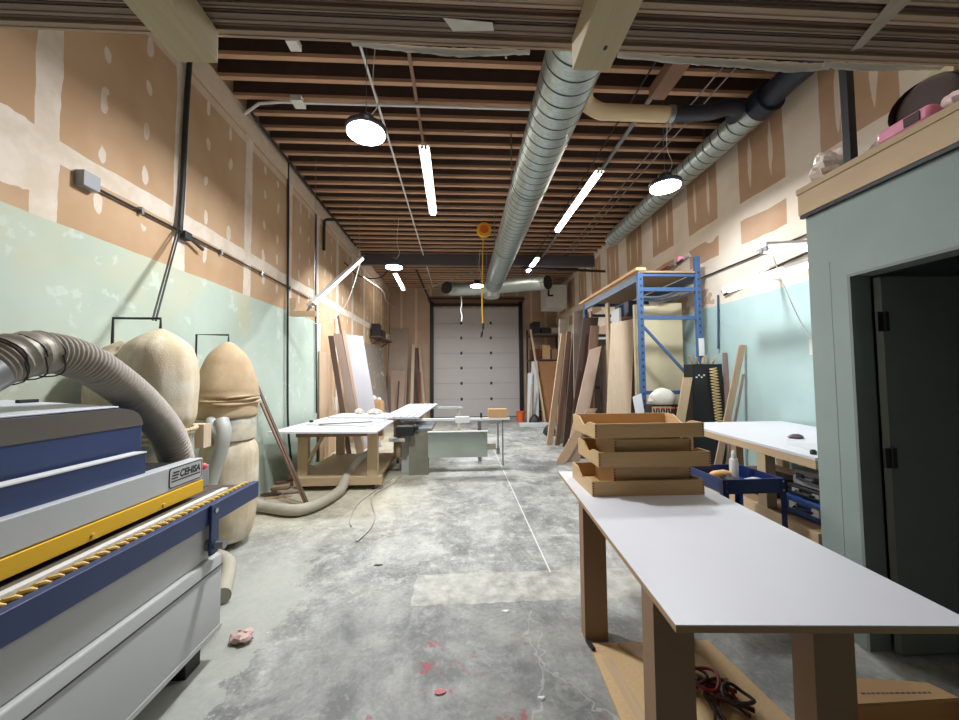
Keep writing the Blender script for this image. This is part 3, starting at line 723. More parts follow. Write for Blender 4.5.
# ------------------------------------------------------------------ cables, conduit and box on the left wall
def cable(name, lab, cat, P, r, mat, n=8, k=6, group=None):
    return single(name, lab, cat, MB().tube(crom(P, k), r, n), mat, group)
cb = thing('wall_conduit', 'thin grey conduit along the left wall starting at a square box', 'conduit', (LX+.03, 4.8, 3.2))
MB().tube([(LX+.025, 2.98, 3.225), (LX+.025, 4.4, 3.235), (LX+.03, 5.6, 3.235), (LX+.025, 7.1, 3.225)], .011, 8).build('pipe', 'darksteel', cb)
MB().box(LX+.001, LX+.07, 2.85, 2.98, 3.18, 3.30).build('junction_box', 'grey_plastic', cb, bev=.004)
for yy in (3.4, 4.5, 5.4, 6.3): MB().box(LX+.001, LX+.045, yy-.012, yy+.012, 3.20, 3.262).build('strap', 'steel', cb, smooth=0)
cable('hanging_cable', 'thick black cable dropping down the drywall from the rafters', 'cable', [(LX+.04, 3.92, 5.36), (LX+.04, 3.90, 5.0), (LX+.035, 3.88, 4.4), (LX+.04, 3.86, 3.7), (LX+.05, 3.83, 3.32), (LX+.07, 3.80, 3.2)], .026, 'black', 10)
for q in (0, 1):
    cable('hanger_cable', ('nearer' if q == 0 else 'farther')+' of the twin grey cables slanting from the conduit to the whitish filter bag', 'cable', [(LX+.05, 3.80+.03*q, 3.24), (LX+.265, 3.40+.03*q, 2.705), (LX+.48, 3.0+.03*q, 2.17)], .0075, 'darksteel', group='twin slanting cables')
b = thing('cable_mount', 'black clamp where the thick cable meets the conduit', 'clamp', (LX+.05, 3.9, 3.2))
MB().box(LX+.002, LX+.08, 3.86, 3.96, 3.16, 3.24).build('block', 'black', b, bev=.004); MB().bar((LX+.06, 3.96, 3.19), (LX+.07, 4.14, 3.13), .02, .03).build('lever', 'black', b, bev=.003)
cable('hanging_cable', 'black cable hanging down the wall left of the tilted fluorescent lamp', 'cable', [(LX+.03, 6.16, 5.34), (LX+.03, 6.2, 4.2), (LX+.03, 6.22, 3.0), (LX+.035, 6.24, 1.8), (LX+.04, 6.28, .9), (LX+.1, 6.32, .12)], .018, 'black')
cable('hanging_cable', 'black cable on the wall behind the hanging lamp, reaching the tan board', 'cable', [(LX+.03, 7.36, 5.0), (LX+.03, 7.4, 3.4), (LX+.03, 7.45, 2.2), (LX+.03, 7.5, 1.0)], .016, 'black')
single('vent_pipe', 'short black pipe elbow high on the left wall', 'pipe', MB().tube([(LX+.30, 7.75, 5.06), (LX+.10, 7.75, 5.06), (LX+.05, 7.75, 5.03), (LX+.05, 7.75, 4.4)], .03, 10), 'black')
cable('ceiling_cable', 'black cable bundle running along the top of the left wall', 'cable', [(LX+.45, 4.8, 5.32), (LX+.2, 4.82, 5.31), (LX+.10, 5.0, 5.30), (LX+.08, 6.0, 5.31), (LX+.07, 8.0, 5.31), (LX+.07, 10.0, 5.31)], .02, 'black')

# ------------------------------------------------------------------ leaning black bar and scrap heap by the left wall
single('leaning_bar', 'long black bar leaning on the left wall beside the tan filter bag', 'bar', MB().bar((-1.98, 4.95, .012), (LX+.03, 5.35, 1.60), .035, .02), 'board_dark', smooth=0)
single('leaning_bar', 'brown bar leaning just behind the black bar', 'bar', MB().bar((-2.1, 5.12, .02), (LX+.03, 5.45, 1.35), .03, .03), 'board_brown', smooth=0)
rr = random.Random(12)
sc_lab = ['short tan offcut lying on the scrap heap under the leaning bar', 'dark brown offcut at the front of the scrap heap', 'thin grey stick crossing the scrap heap', 'broad brown offcut at the back of the scrap heap near the wall', 'pale stick poking out of the scrap heap', 'black strip at the bottom of the scrap heap', 'small reddish offcut on top of the scrap heap', 'long brown lath along the scrap heap edge', 'short pale block at the end of the scrap heap']
for q in range(9):
    z = .015+.028*(q % 3); c = Vector((-2.62+rr.uniform(-.12, .2), 5.75+.09*q-.35, z)); a = rr.uniform(-.5, .7); L = rr.uniform(.22, .4)
    dv = Vector((math.cos(a), math.sin(a), 0))*L*.5; c.z = .014+.030*q*.45
    single('wood_offcut', sc_lab[q], 'offcut', MB().bar(c-dv, c+dv, rr.uniform(.03, .08), .026), ['board_tan', 'board_dark', 'board_grey', 'board_brown', 'pine_x', 'board_dark', 'board_brown', 'board_brown', 'pine_x'][q], 'scrap wood under the leaning bar', smooth=0)
single('stained_sheet', 'dark water-stained panel on the floor against the left wall by the tan bag', 'panel', MB().slab((LX+.10, 4.45, 0), (LX+.10, 5.15, 0), (LX+.02, 5.15, .95), (LX+.02, 4.45, .95), .015), plain('stained_panel', (116, 88, 66), .7, var=.5, scale=3), smooth=0)

# ------------------------------------------------------------------ rolling outfeed table
ot = thing('outfeed_table', 'wooden rolling table with a white top and open shelf beside the left wall', 'table', (-1.9, 6.5, 0))
MB().prism([(-2.80, 5.50), (-1.20, 5.35), (-1.20, 7.95), (-2.62, 7.95)], 'z', .895, .92).build('tabletop', 'white_lam', ot, smooth=0)
for xx, yy in ((-2.43, 5.85), (-1.34, 5.72), (-2.35, 7.35), (-1.24, 7.35)):
    MB().box(xx-.075, xx+.075, yy-.05, yy+.05, .13, .895).build('leg', M['pine'], ot, smooth=0)
MB().box(-2.50, -1.27, 5.78, 7.40, .13, .20).build('lower_shelf', 'pine_x', ot, smooth=0)
MB().box(-2.50, -1.20, 5.66, 5.78, .08, .20).build('front_rail', 'pine_x', ot, smooth=0)
MB().box(-2.50, -1.20, 5.72, 5.80, .80, .894).build('apron', 'board_brown', ot, smooth=0)
MB().bar((-2.36, 5.86, .40), (-2.10, 5.86, .88), .07, .04).build('diagonal_brace', 'pine', ot, smooth=0)
for xx, yy in ((-2.43, 5.85), (-1.34, 5.72), (-2.35, 7.35), (-1.24, 7.35)):
    w = MB().cyl((xx-.018, yy, .045), (xx+.018, yy, .045), .045, n=16).build('caster', 'black', ot)
    MB().box(xx-.03, xx+.03, yy-.03, yy+.03, .088, .13).build('caster_plate', 'steel', w, smooth=0)
single('white_sheet', 'white offcut panel lying flat at the front of the rolling table', 'panel', MB().prism([(-2.55, 6.2), (-1.5, 5.9), (-1.3, 6.8), (-2.4, 7.0)], 'z', .9205, .938), 'melamine', smooth=0)
single('white_sheet', 'long white panel lying at the back of the rolling table', 'panel', MB().prism([(-2.55, 7.2), (-1.5, 7.0), (-1.3, 7.8), (-2.5, 7.9)], 'z', .9205, .950), 'melamine', smooth=0)
single('wood_strip', 'thin dark strip lying on the rolling table top', 'strip', MB().bar((-2.30, 6.1, .946), (-1.5, 6.35, .946), .03, .014), 'board_brown', smooth=0)
single('knob', 'small black knob on the front corner of the rolling table', 'knob', MB().lathe([(.02, 0), (.035, .01), (.035, .03), (.02, .04)], (-2.62, 6.6, .9205), 14), 'black')
pl = thing('slatted_board', 'white slatted panel lying tilted beside the rolling table top', 'panel', (-1.0, 7.6, .93))
for q in range(6):
    x = -1.44+.118*q
    MB().slab((x, 6.75, .957), (x+.094, 6.75, .957), (x+.20+.094, 9.0, 1.03), (x+.20, 9.0, 1.03), .018).build('slat', 'melamine', pl, smooth=0)
MB().slab((-1.44, 6.76, .951), (-.75, 6.76, .951), (-.55, 9.0, 1.024), (-1.24, 9.0, 1.024), .004).build('backing', 'grey_plastic', pl, smooth=0)
MB().bar((-1.44, 6.74, .945), (-.74, 6.74, .945), .03, .010).bar((-1.25, 9.0, 1.018), (-.53, 9.0, 1.018), .03, .018).build('cross_rail', 'melamine', pl, smooth=0)
for q, (x, yy, s, lab) in enumerate(((-1.75, 7.6, .10, 'larger crumpled white bag piece at the back of the rolling table'), (-2.1, 7.72, .06, 'smaller crumpled white bag piece at the back of the rolling table'))):
    m = MB().lathe([(s*.7, 0), (s*1.2, .02), (s*1.0, .07), (s*.3, .11)], (x, yy, .951), 14, 1.3, .8, lambda a, z: .25*math.sin(5*a+z*40)); single('crumpled_bag', lab, 'bag', m, 'film', smooth=0)

# ------------------------------------------------------------------ sliding table saw
sw = thing('panel_saw', 'sliding panel saw with a mirror-like steel carriage panel and long white rails', 'saw', (-.5, 7.0, 0))
MB().box(-1.05, -.62, 6.60, 7.6, .0, .74).build('cabinet', 'mach_lower', sw, bev=.006)
MB().box(-.90, -.56, 6.46, 6.60, .0, .74).build('base_box', plain('dusty_box', (122, 119, 106), .7, var=.3), sw, bev=.004)
MB().box(-1.15, -.5, 6.48, 7.7, .74, .80).build('saw_table', 'steel', sw, bev=.003)
MB().box(-.56, .47, 6.40, 6.43, .30, .735).build('carriage_panel', 'greenglass', sw, bev=.002, label='mirror-like brushed steel panel')
MB().box(-.57, .48, 6.395, 6.45, .735, .752).build('carriage_edge', 'white_plastic', sw, smooth=0)
MB().box(.47, .62, 6.42, 6.5, .42, .52).build('stop_block', plain('block_tan', (142, 136, 116), .6), sw, bev=.003)
MB().cyl((.66, 6.45, .34), (.66, 6.45, .88), .014).cyl((.66, 6.45, .34), (.66, 6.45, .44), .03).build('stop_rod', 'steel', sw)
MB().box(-1.10, -.80, 6.30, 6.52, .70, .86).ball((-.78, 6.4, .83), .06, .05, .05).build('motor', 'black', sw, bev=.01)
MB().box(-1.22, -.95, 6.33, 6.42, .60, .66).build('motor_bracket', 'dusty_metal', sw, smooth=0)
MB().box(-1.15, .95, 7.0, 7.10, .865, .905).build('rail', 'white_plastic', sw, bev=.003, label='front white aluminium rail')
MB().box(-.95, .85, 7.35, 7.55, .805, .845).build('sliding_table', plain('alu_table', (196, 200, 200), .35, .4, var=.04), sw, bev=.003)
MB().box(-.10, .17, 6.97, 7.12, .82, .935).build('stop_shoe', 'white_plastic', sw, bev=.004)
MB().bar((-1.1, 8.9, .95), (.05, 9.0, .95), .05, .05).build('fence', 'melamine', sw, smooth=0)
MB().box(-1.1, -1.02, 8.86, 8.94, .0, .925).build('fence_leg', 'dusty_metal', sw, smooth=0)
MB().box(-.08, -.0, 8.95, 9.03, 0, .925).build('fence_leg', 'dusty_metal', sw, smooth=0)
MB().box(.80, .825, 7.03, 7.055, .0, .865).build('rail_leg', 'steel', sw, smooth=0)
MB().box(-.98, -.88, 7.0, 7.1, .80, .865).box(.35, .42, 7.36, 7.54, 0, .805).build('rail_post', 'steel', sw, smooth=0)
MB().cyl((.40, 7.05, .905), (.40, 7.05, 1.0), .02).build('handle', 'black', sw)
cable('floor_cable', 'pale power cord snaking on the floor from the panel saw', 'cord', [(-1.02, 6.35, .02), (-1.1, 5.9, .012), (-1.25, 5.4, .012), (-1.18, 5.0, .012), (-1.05, 4.6, .012), (-1.02, 4.2, .012), (-1.08, 3.9, .012)], .010, plain('cord_grey', (176, 170, 156), .6))
cable('floor_cable', 'second pale cord on the floor beside the rolling table wheel', 'cord', [(-1.15, 6.3, .012), (-1.3, 5.5, .012), (-1.38, 5.0, .012), (-1.32, 4.5, .012), (-1.25, 4.3, .012)], .008, plain('cord_grey', (176, 170, 156), .6))
m = MB(); rr = random.Random(9)
single('offcut_box', 'brown cardboard box resting at the end of the saw rails', 'box', MB().box(.54, .90, 7.0, 7.2, .9055, 1.07), 'cardboard', bev=.004)

# ------------------------------------------------------------------ boards leaning in the far left corner
def lean(name, lab, a, b, c, d, t, mat, cat='board', group=None): return single(name, lab, cat, MB().slab(a, b, c, d, t), mat, group, smooth=0)
GL = 'boards leaning in the far left corner'
lean('leaning_board', 'yellowish tan board flat against the teal wall end', (LX+.04, 7.62, 0), (LX+.04, 8.25, 0), (LX+.012, 8.25, 2.25), (LX+.012, 7.62, 2.25), -.02+.04, 'board_tan', group=GL)
lean('leaning_board', 'dark narrow board leaning beside the yellowish tan board', (-2.46, 8.12, 0), (-2.36, 8.14, 0), (LX+.14, 8.12, 2.62), (LX+.03, 8.10, 2.62), .025, 'board_dark', group=GL)
lean('leaning_board', 'grey board leaning between the dark board and the brown batten', (-2.32, 8.35, 0), (-2.16, 8.38, 0), (LX+.22, 8.38, 2.70), (LX+.06, 8.35, 2.70), .022, 'board_grey', group=GL)
lean('leaning_batten', 'tall thin brown batten leaning behind the grey board', (-2.28, 8.62, 0), (-2.23, 8.62, 0), (LX+.10, 8.62, 3.15), (LX+.05, 8.62, 3.15), .04, 'board_brown', group=GL)
lean('leaning_board', 'pinkish board with thin edge leaning beside the white door panel', (-2.36, 8.85, 0), (-2.26, 8.87, 0), (LX+.17, 8.87, 2.82), (LX+.06, 8.85, 2.82), .03, plain('pinkish_board', (196, 172, 154), .6), group=GL)
lean('white_slab_door', 'large white door panel leaning on the left wall', (-2.42, 9.0, 0), (-1.92, 9.1, 0), (-2.46, 9.35, 2.74), (LX+.03, 9.25, 2.78), .035, plain('white_door', (190, 190, 196), .5, var=.03), 'panel', GL)
lean('leaning_stick', 'short white stick leaning in front of the yellowish tan board', (-2.54, 8.0, .0), (-2.50, 8.0, .0), (-2.70, 8.05, 1.28), (-2.74, 8.05, 1.28), .02, 'melamine', group=GL)
single('carton', 'open tan carton of odds and ends behind the rolling table', 'box', MB().box(-2.50, -2.12, 9.95, 10.35, 0, 1.02).box(-2.48, -2.14, 9.97, 10.33, 1.02, 1.06), 'cardboard', bev=.006)
for q, (x, z, s, mt, lab) in enumerate(((-2.38, 1.06, .09, 'film', 'white rag ball on top of the tan carton'), (-2.22, 1.06, .06, 'melamine', 'small white roll on top of the tan carton'))):
    single('rag' if q == 0 else 'paper_roll', lab, 'rag' if q == 0 else 'roll', MB().lathe([(s*.5, 0), (s, s*.4), (s*1.0, s*1.0), (s*.4, s*1.6)], (x, 10.15, z+.0005), 12, wob=(lambda a, zz: .15*math.sin(4*a)) if q == 0 else None), mt)
def mk_spotted():
    g = G('spotted_panel'); n = g.noise(3.2, 4, .6, dist=1); 
    return g.done(g.mix(n.ss(.58, .66), (148, 136, 124), (206, 200, 190)), .6)
lean('grey_sheet', 'wide grey sheet with pale smears leaning on the left wall near the back corner', (-2.58, 10.5, 0), (-2.58, 13.6, 0), (-2.86, 13.6, 2.75), (-2.86, 10.5, 2.75), -.025, mk_spotted(), 'panel', GL)
lean('tall_sheet', 'tall tan sheet leaning on the back wall left of the garage door', (-2.88, 14.30, 0), (-2.12, 14.30, 0), (-2.12, 15.2, 3.72), (-2.88, 15.2, 3.72), -.03, 'board_grey', 'panel', GL)
lean('short_sheet', 'shorter brown sheet in front of the tall tan sheet', (-2.52, 13.5, 0), (-2.10, 13.5, 0), (-2.14, 14.4, 1.95), (-2.72, 14.4, 1.95), .025, plain('short_brown', (164, 138, 120), .6), 'panel', GL)
lean('narrow_board', 'narrow pale board right of the tall tan sheet', (-1.98, 14.5, 0), (-1.86, 14.5, 0), (-1.86, 15.15, 3.05), (-1.98, 15.15, 3.05), .03, 'board_pale', group=GL)
lean('narrow_board', 'dark narrow board behind the leaning light stick', (-1.84, 14.6, 0), (-1.62, 14.6, 0), (-1.68, 15.15, 2.9), (-1.86, 15.15, 2.9), .03, 'board_dark', group=GL)
lean('leaning_stick', 'light stick slanting down towards the garage door track', (-1.40, 14.4, 0), (-1.31, 14.4, 0), (-1.62, 15.0, 3.05), (-1.71, 15.0, 3.05), .04, 'pine', group=GL)
single('red_handle_tool', 'reddish brown tool standing between the dark board and the slanting stick', 'tool', MB().bar((-1.60, 14.45, 0), (-1.60, 14.5, 1.9), .07, .05), plain('rusty', (120, 62, 50), .7, var=.3), smooth=0)
single('stick', 'short black stick standing in front of the shorter brown sheet', 'stick', MB().bar((-2.30, 13.3, 0), (-2.32, 14.0, 1.55), .05, .03), 'brown_dark', smooth=0)
sh = thing('wall_shelf', 'dark shelf of odds and ends on the left wall above the smeared grey sheet', 'shelf', (-2.7, 12.8, 3.05))
MB().box(LX+.001, -2.55, 11.8, 13.9, 3.0, 3.04).build('shelf_board', 'board_dark', sh, smooth=0)
for yy in (12.2, 13.5): MB().bar((LX+.01, yy, 2.8), (-2.6, yy, 2.99), .03, .03).build('bracket', 'darksteel', sh, smooth=0)
for q, (y0, y1, h, mt, lab) in enumerate(((11.85, 12.2, .40, 'black', 'black can at the near end of the wall shelf'), (12.4, 12.9, .26, 'darksteel', 'dark low box in the middle of the wall shelf'), (13.1, 13.7, .18, 'board_grey', 'grey flat box at the far end of the wall shelf'))):
    single('storage_box', lab, 'box', MB().box(-2.85, -2.6, y0, y1, 3.0405, 3.04+h), mt, bev=.006)

# ------------------------------------------------------------------ main spiral duct with its end tee
DXC, DZC, DR = 1.07, 4.62, .275
sd = thing('spiral_duct', 'large galvanised spiral duct running along the room below the joists', 'duct', (DXC, 5.0, DZC))
MB().tube([(DXC, y_, DZC) for y_ in [NY+.01+k*.5 for k in range(30)]+[11.75]], DR, 40).build('duct_run', 'galv', sd, smooth=50)
g2 = plain('branch_galv', (188, 196, 190), .4, .6, var=.12, scale=5)
MB().tube(crom([(DXC-.02, 11.42, DZC-.06), (DXC-.4, 11.5, DZC-.10), (-.05, 11.50, DZC-.13), (-.28, 11.38, DZC-.15), (-.40, 11.18, DZC-.16)], 5), .20, 24, cap=False).build('branch', g2, sd, label='branch pipe toward the garage door centre')
MB().tube(crom([(DXC+.02, 11.42, DZC-.06), (DXC+.5, 11.5, DZC), (2.2, 11.50, DZC+.05), (2.60, 11.40, DZC+.05), (2.78, 11.18, DZC+.02)], 5), .23, 24, cap=False).build('branch', g2, sd)
for p0, p1, r in (((-.385, 11.21, DZC-.159), (-.397, 11.185, DZC-.16), .19), ((2.765, 11.20, DZC+.022), (2.778, 11.183, DZC+.02), .22)):
    MB().cyl(p0, p1, r, n=24).build('dark_opening', 'black', sd)
MB().lathe([(.25, -.34), (.28, -.22), (.29, 0), (.27, .2)], (DXC-.05, 11.6, DZC-.05), 28).build('end_elbow', g2, sd)
for yy in (2.6, 5.3, 8.0, 10.4):
    MB().tube([(DXC+(DR+.006)*math.cos(a), yy, DZC+(DR+.006)*math.sin(a)) for a in [k*PI/20 for k in range(41)]], .006, 6).build('hanger_strap', 'steel', sd)
    for s_ in (-1, 1): MB().bar((DXC+s_*(DR+.004), yy, DZC), (DXC+s_*(DR+.004), yy, 5.5), .02, .004).build('hanger_wire', 'steel', sd, smooth=0)
tp = thing('takeoff_pipe', 'cream pipe elbow joining the spiral duct to black insulated hose', 'pipe', (2.0, 3.95, 4.7))
MB().tube(crom([(1.37, 3.74, 4.80), (1.44, 3.88, 4.76), (1.62, 3.95, 4.72), (1.8, 3.96, 4.72), (2.44, 3.97, 4.72)], 6), .085, 18).build('cream_elbow', 'cream_pipe', tp)
MB().tube([(2.42, 3.97, 4.72), (2.48, 3.97, 4.72)], .098, 18).build('coupling', 'steel', tp)
P = crom([(2.46, 3.97, 4.72), (2.9, 3.97, 4.76), (3.2, 4.0, 4.86), (3.42, 4.15, 4.95), (3.52, 4.35, 5.0)], 12)
MB().tube(P, [.085+.004*(i % 2) for i in range(len(P))], 16).build('black_hose', 'black_flex', tp)
wd_ = thing('wall_duct', 'slim galvanised duct running along the top of the right wall', 'duct', (3.74, 7.0, 5.0))
MB().tube([(3.74, yy, 5.03) for yy in [4.1+.5*k for k in range(10)]], .175, 28).build('duct_run', 'galv', wd_, smooth=50)
MB().tube([(3.74, 4.02, 5.03), (3.74, 4.2, 5.03)], .185, 24).build('end_collar', 'black_flex', wd_)
P = crom([(3.74, 4.05, 5.03), (3.76, 3.8, 5.06), (3.80, 3.4, 5.08), (3.82, 2.6, 5.06), (3.82, 1.2, 5.06)], 14)
MB().tube(P, [.135+.005*(i % 2) for i in range(len(P))], 20).build('black_hose', 'black_flex', wd_)
for yy in (5.2, 7.6): MB().bar((3.74, yy, 5.2), (3.74, yy, 5.55), .03, .004).build('hanger_wire', 'steel', wd_, smooth=0)
single('wall_duct_batten', 'pale timber batten beside the black hose above the right wall', 'batten', MB().box(4.02, 4.095, 3.2, 4.6, 5.16, 5.32), 'pine_y', smooth=0)

# ceiling conduits along the room and across
for q, (x, r, mt, lab) in enumerate(((-1.06, .016, 'white_plastic', 'white conduit under the joists right of the near round lamp'), (2.27, .010, 'darksteel', 'thin dark conduit just right of the spiral duct'), (2.50, .03, 'grey_plastic', 'thick grey conduit crossing the dark timber block'), (3.10, .010, 'steel', 'thin conduit left of the wall duct'), (3.26, .010, 'steel', 'thin conduit nearest the wall duct'))):
    single('ceiling_conduit', lab, 'conduit', MB().tube([(x, .6, 5.30), (x, 14.6, 5.30)], r, 8), mt, 'conduits under the joists')
cc = thing('cross_conduit', 'pale conduit crossing under the joists with a white box near the left wall', 'conduit', (-.8, 4.72, 5.3))
MB().tube([(LX+.04, 4.90, 5.26), (LX+.3, 4.76, 5.30), (LX+.6, 4.72, 5.30), (3.0, 4.72, 5.31)], .018, 8).build('pipe', 'white_plastic', cc)
MB().box(-2.16, -2.02, 4.64, 4.80, 5.27, 5.345).build('box', 'white_plastic', cc, bev=.004)
single('ceiling_box', 'small white junction box fixed under the nearest visible joist', 'junction box', MB().box(-1.83, -1.71, 3.80, 3.93, 5.27, 5.345), 'white_plastic', bev=.004)
single('bridging_strip', 'wood bridging strip across the joists in line with the nearest tube lamp', 'strip', MB().bar((-.55, 2.6, 5.335), (-.55, 7.2, 5.335), .04, .02), 'board_brown', smooth=0)
single('timber_block', 'short brown timber block hanging beneath the thick grey conduit', 'block', MB().box(2.42, 2.62, 3.75, 4.35, 5.20, 5.345), 'board_brown', smooth=0)
single('crossing_pipe', 'dark pipe crossing high above the right rack toward the wall', 'pipe', MB().tube([(1.65, 9.6, 4.62), (RX-.02, 9.9, 4.62)], .035, 8), 'darksteel')
single('door_brace', 'thin pale rod slanting from the spiral duct to the garage door track', 'rod', MB().tube([(-1.25, 12.6, 4.75), (.75, 11.9, 5.26)], .02, 8), 'steel')
single('track_hanger', 'dark angle strut slanting from the ceiling to the garage door track', 'strut', MB().bar((-1.45, 12.2, 5.3), (-1.16, 15.15, 4.7), .06, .03), 'darksteel', smooth=0)

# ------------------------------------------------------------------ lamps
def high_bay(lab, x, yy, z, power, cold=True):
    t = thing('pendant_lamp', lab, 'lamp', (x, yy, z), 0.0, 'round LED lamps hung from the joists')
    MB().lathe([(.19, .0), (.205, .015), (.205, .05), (.16, .075), (.09, .10), (.085, .16), (.03, .17)], (0, 0, .012), 36).build('housing', plain('lamp_housing', (70, 74, 80), .4, .4), t)
    MB().lathe([(.188, 0), (.188, .012)], (0, 0, 0), 36).build('lens', 'led', t)
    MB().tube([(.025*math.cos(a), 0, .205+.03*math.sin(a)) for a in [k*PI/6 for k in range(13)]], .005, 6).build('hook', 'steel', t)
    MB().tube([(0, 0, .235), (0, 0, 5.38-z)], .004, 6).build('suspension_wire', 'steel', t)
    MB().tube(crom([(.03, 0, .18), (.12, .02, .35), (.06, .03, .6), (.1, .02, 5.36-z)], 5), .006, 6).build('power_lead', 'white_plastic', t)
    L = bpy.data.lights.new('lamp_light', 'AREA'); L.shape = 'DISK'; L.size = .36; L.energy = power; L.spread = math.radians(172); L.color = (.93, .96, 1.0)
    o = bpy.data.objects.new('lamp_light', L); COL.objects.link(o); o.parent = t; o.location = (0, 0, -.012)
    return t
high_bay('large round lamp glowing left of the spiral duct, nearest of the round lamps', -.95, 3.69, 4.2, 128)
high_bay('round lamp hanging in front of the slim wall duct', 2.755, 4.62, 4.2, 60)
high_bay('round lamp above the far end of the rolling table', -1.49, 8.3, 4.2, 130)
high_bay('round lamp beside the end of the spiral duct near the garage door', .50, 10.3, 4.28, 150)

def tube_lamp(lab, p, q, z_hang, ntube=2, w=.15, roll=0.0, end=.02, tm='tube', tr=.019):
    p, q = Vector(p), Vector(q); c = (p+q)/2
    t = thing('hanging_tube_lamp', lab, 'lamp', c, None, 'fluorescent tube lamps')
    d = (q-p).normalized(); r = d.cross(Vector((0, 0, 1))).normalized(); u = r.cross(d); Q = Matrix.Rotation(roll, 3, d); r = Q @ r; u = Q @ u
    MB().bar(p+u*.05, q+u*.05, w*.5, .05, u).build('housing', 'white_plastic', t, bev=.006)
    MB().slab(p+u*.025-r*w/2, p+u*.03-r*w*.2, q+u*.03-r*w*.2, q+u*.025-r*w/2, .004).slab(p+u*.03+r*w*.2, p+u*.025+r*w/2, q+u*.025+r*w/2, q+u*.03+r*w*.2, .004).build('reflector', 'white_plastic', t, smooth=0)
    for k in range(ntube):
        off = r*((k-(ntube-1)/2)*(.05 if tm == 'tube' else .07))
        MB().cyl(p+off+d*end, q+off-d*end, tr, n=12).build('tube', tm, t)
        for e0, e1 in ((p+off, p+off+d*end*1.2), (q+off-d*end*1.2, q+off)): MB().cyl(e0, e1, tr+.002, n=10).build('end_cap', 'grey_plastic', t)
    for e in (p+d*.25, q-d*.25):
        if z_hang > e.z+.1: MB().tube([e+u*.075, Vector((e.x, e.y, z_hang))], .003, 5).build('hanger_chain', 'steel', t)
    return t
tube_lamp('tube lamp hanging under the joists between the near round lamp and the spiral duct', (-.485, 4.97, 4.9), (-.51, 7.1, 4.9), 5.4)
tube_lamp('tube lamp hanging right of the spiral duct', (2.22, 5.48, 4.9), (2.175, 7.85, 4.9), 5.4)
tube_lamp('added unseen tube lamp continuing the row above the overhead strips', (-.46, .5, 4.9), (-.48, 2.65, 4.9), 5.4)  # added out of frame to brighten the upper walls
tube_lamp('added unseen tube lamp above the overhead strips toward the partition', (2.26, .6, 4.9), (2.23, 2.75, 4.9), 5.4)  # second added lamp, unseen, lifts the right wall top
LROLL = -.6
tl = tube_lamp('tilted tube lamp with a bare reflector hanging by the left wall', (-2.38, 5.95, 2.86), (-2.12, 7.95, 4.27), 2.0, 2, .26, LROLL, tm='tube_low', tr=.026)
tube_lamp('tube lamp near the far left corner of the ceiling', (-2.0, 11.3, 4.9), (-2.06, 13.4, 4.9), 5.4)
tube_lamp('tube lamp above the right branch of the spiral duct', (2.14, 9.7, 4.9), (2.10, 11.0, 4.9), 5.4)
g1 = tube_lamp('tube lamp mounted along the right wall over the bench', (3.62, 4.74, 2.83), (3.62, 2.95, 2.82), 0, 2, .12, tm='tube_low', tr=.019)
for yy in (4.4, 3.3): MB().bar((3.62, yy, 2.91), (RX-.001, yy, 2.91), .03, .02).build('wall_arm', 'white_plastic', g1, smooth=0)
f1 = tube_lamp('tube lamp turned across the bench beside the teal partition', (3.40, 3.85, 3.09), (4.05, 3.80, 3.11), 0, 2, .24, tm='tube_low', tr=.026)
MB().bar((4.0, 3.80, 3.17), (RX-.001, 3.80, 3.17), .1, .03).build('wall_arm', 'white_plastic', f1, smooth=0)
br = MB().box(-2.68, -2.28, 5.84, 5.92, 2.68, 2.76).box(-2.68, -2.62, 5.84, 5.92, 2.76, 2.96).build('wooden_bracket', 'pine_x', tl, smooth=0, label='small wooden end bracket')
MB().bar((-2.42, 5.90, 2.76), (-2.40, 5.98, 2.90), .03, .03).build('peg', 'board_brown', br, smooth=0)
MB().tube(crom([(-2.14, 7.9, 4.2), (-2.16, 7.5, 3.6), (-2.2, 7.1, 3.1), (-2.3, 6.7, 2.75), (-2.42, 6.3, 2.62), (-2.5, 6.1, 2.7)], 6), .006, 8).build('lamp_cord', 'white_plastic', tl)
MB().tube([(-2.13, 7.8, 4.28), (-2.13, 7.8, 5.37)], .005, 6).build('hanger_chain', 'steel', tl)
MB().tube([(-2.40, 6.1, 3.02), (-2.40, 6.1, 5.37)], .004, 6).build('hanger_chain', 'steel', tl)
MB().tube(crom([(3.52, 3.86, 3.06), (3.58, 3.84, 2.8), (3.74, 3.82, 2.35), (3.92, 3.82, 2.05), (4.07, 3.82, 1.95)], 6), .006, 8).build('lamp_cord', 'white_plastic', f1)
cable('hanging_cable', 'thin pale cable strung from the tilted lamp toward the back corner', 'cable', [(-2.1, 8.0, 3.9), (-2.0, 9.5, 3.95), (-2.3, 11.5, 4.1), (-2.5, 14.0, 4.4), (-2.6, 15.25, 4.6)], .008, 'white_plastic')
cable('hanging_cable', 'black cable sagging from the left wall top under the far tube lamp', 'cable', [(LX+.02, 9.2, 4.6), (-2.6, 9.6, 4.35), (-2.2, 10.2, 4.5), (-2.0, 10.69, 5.0)], .016, 'black')

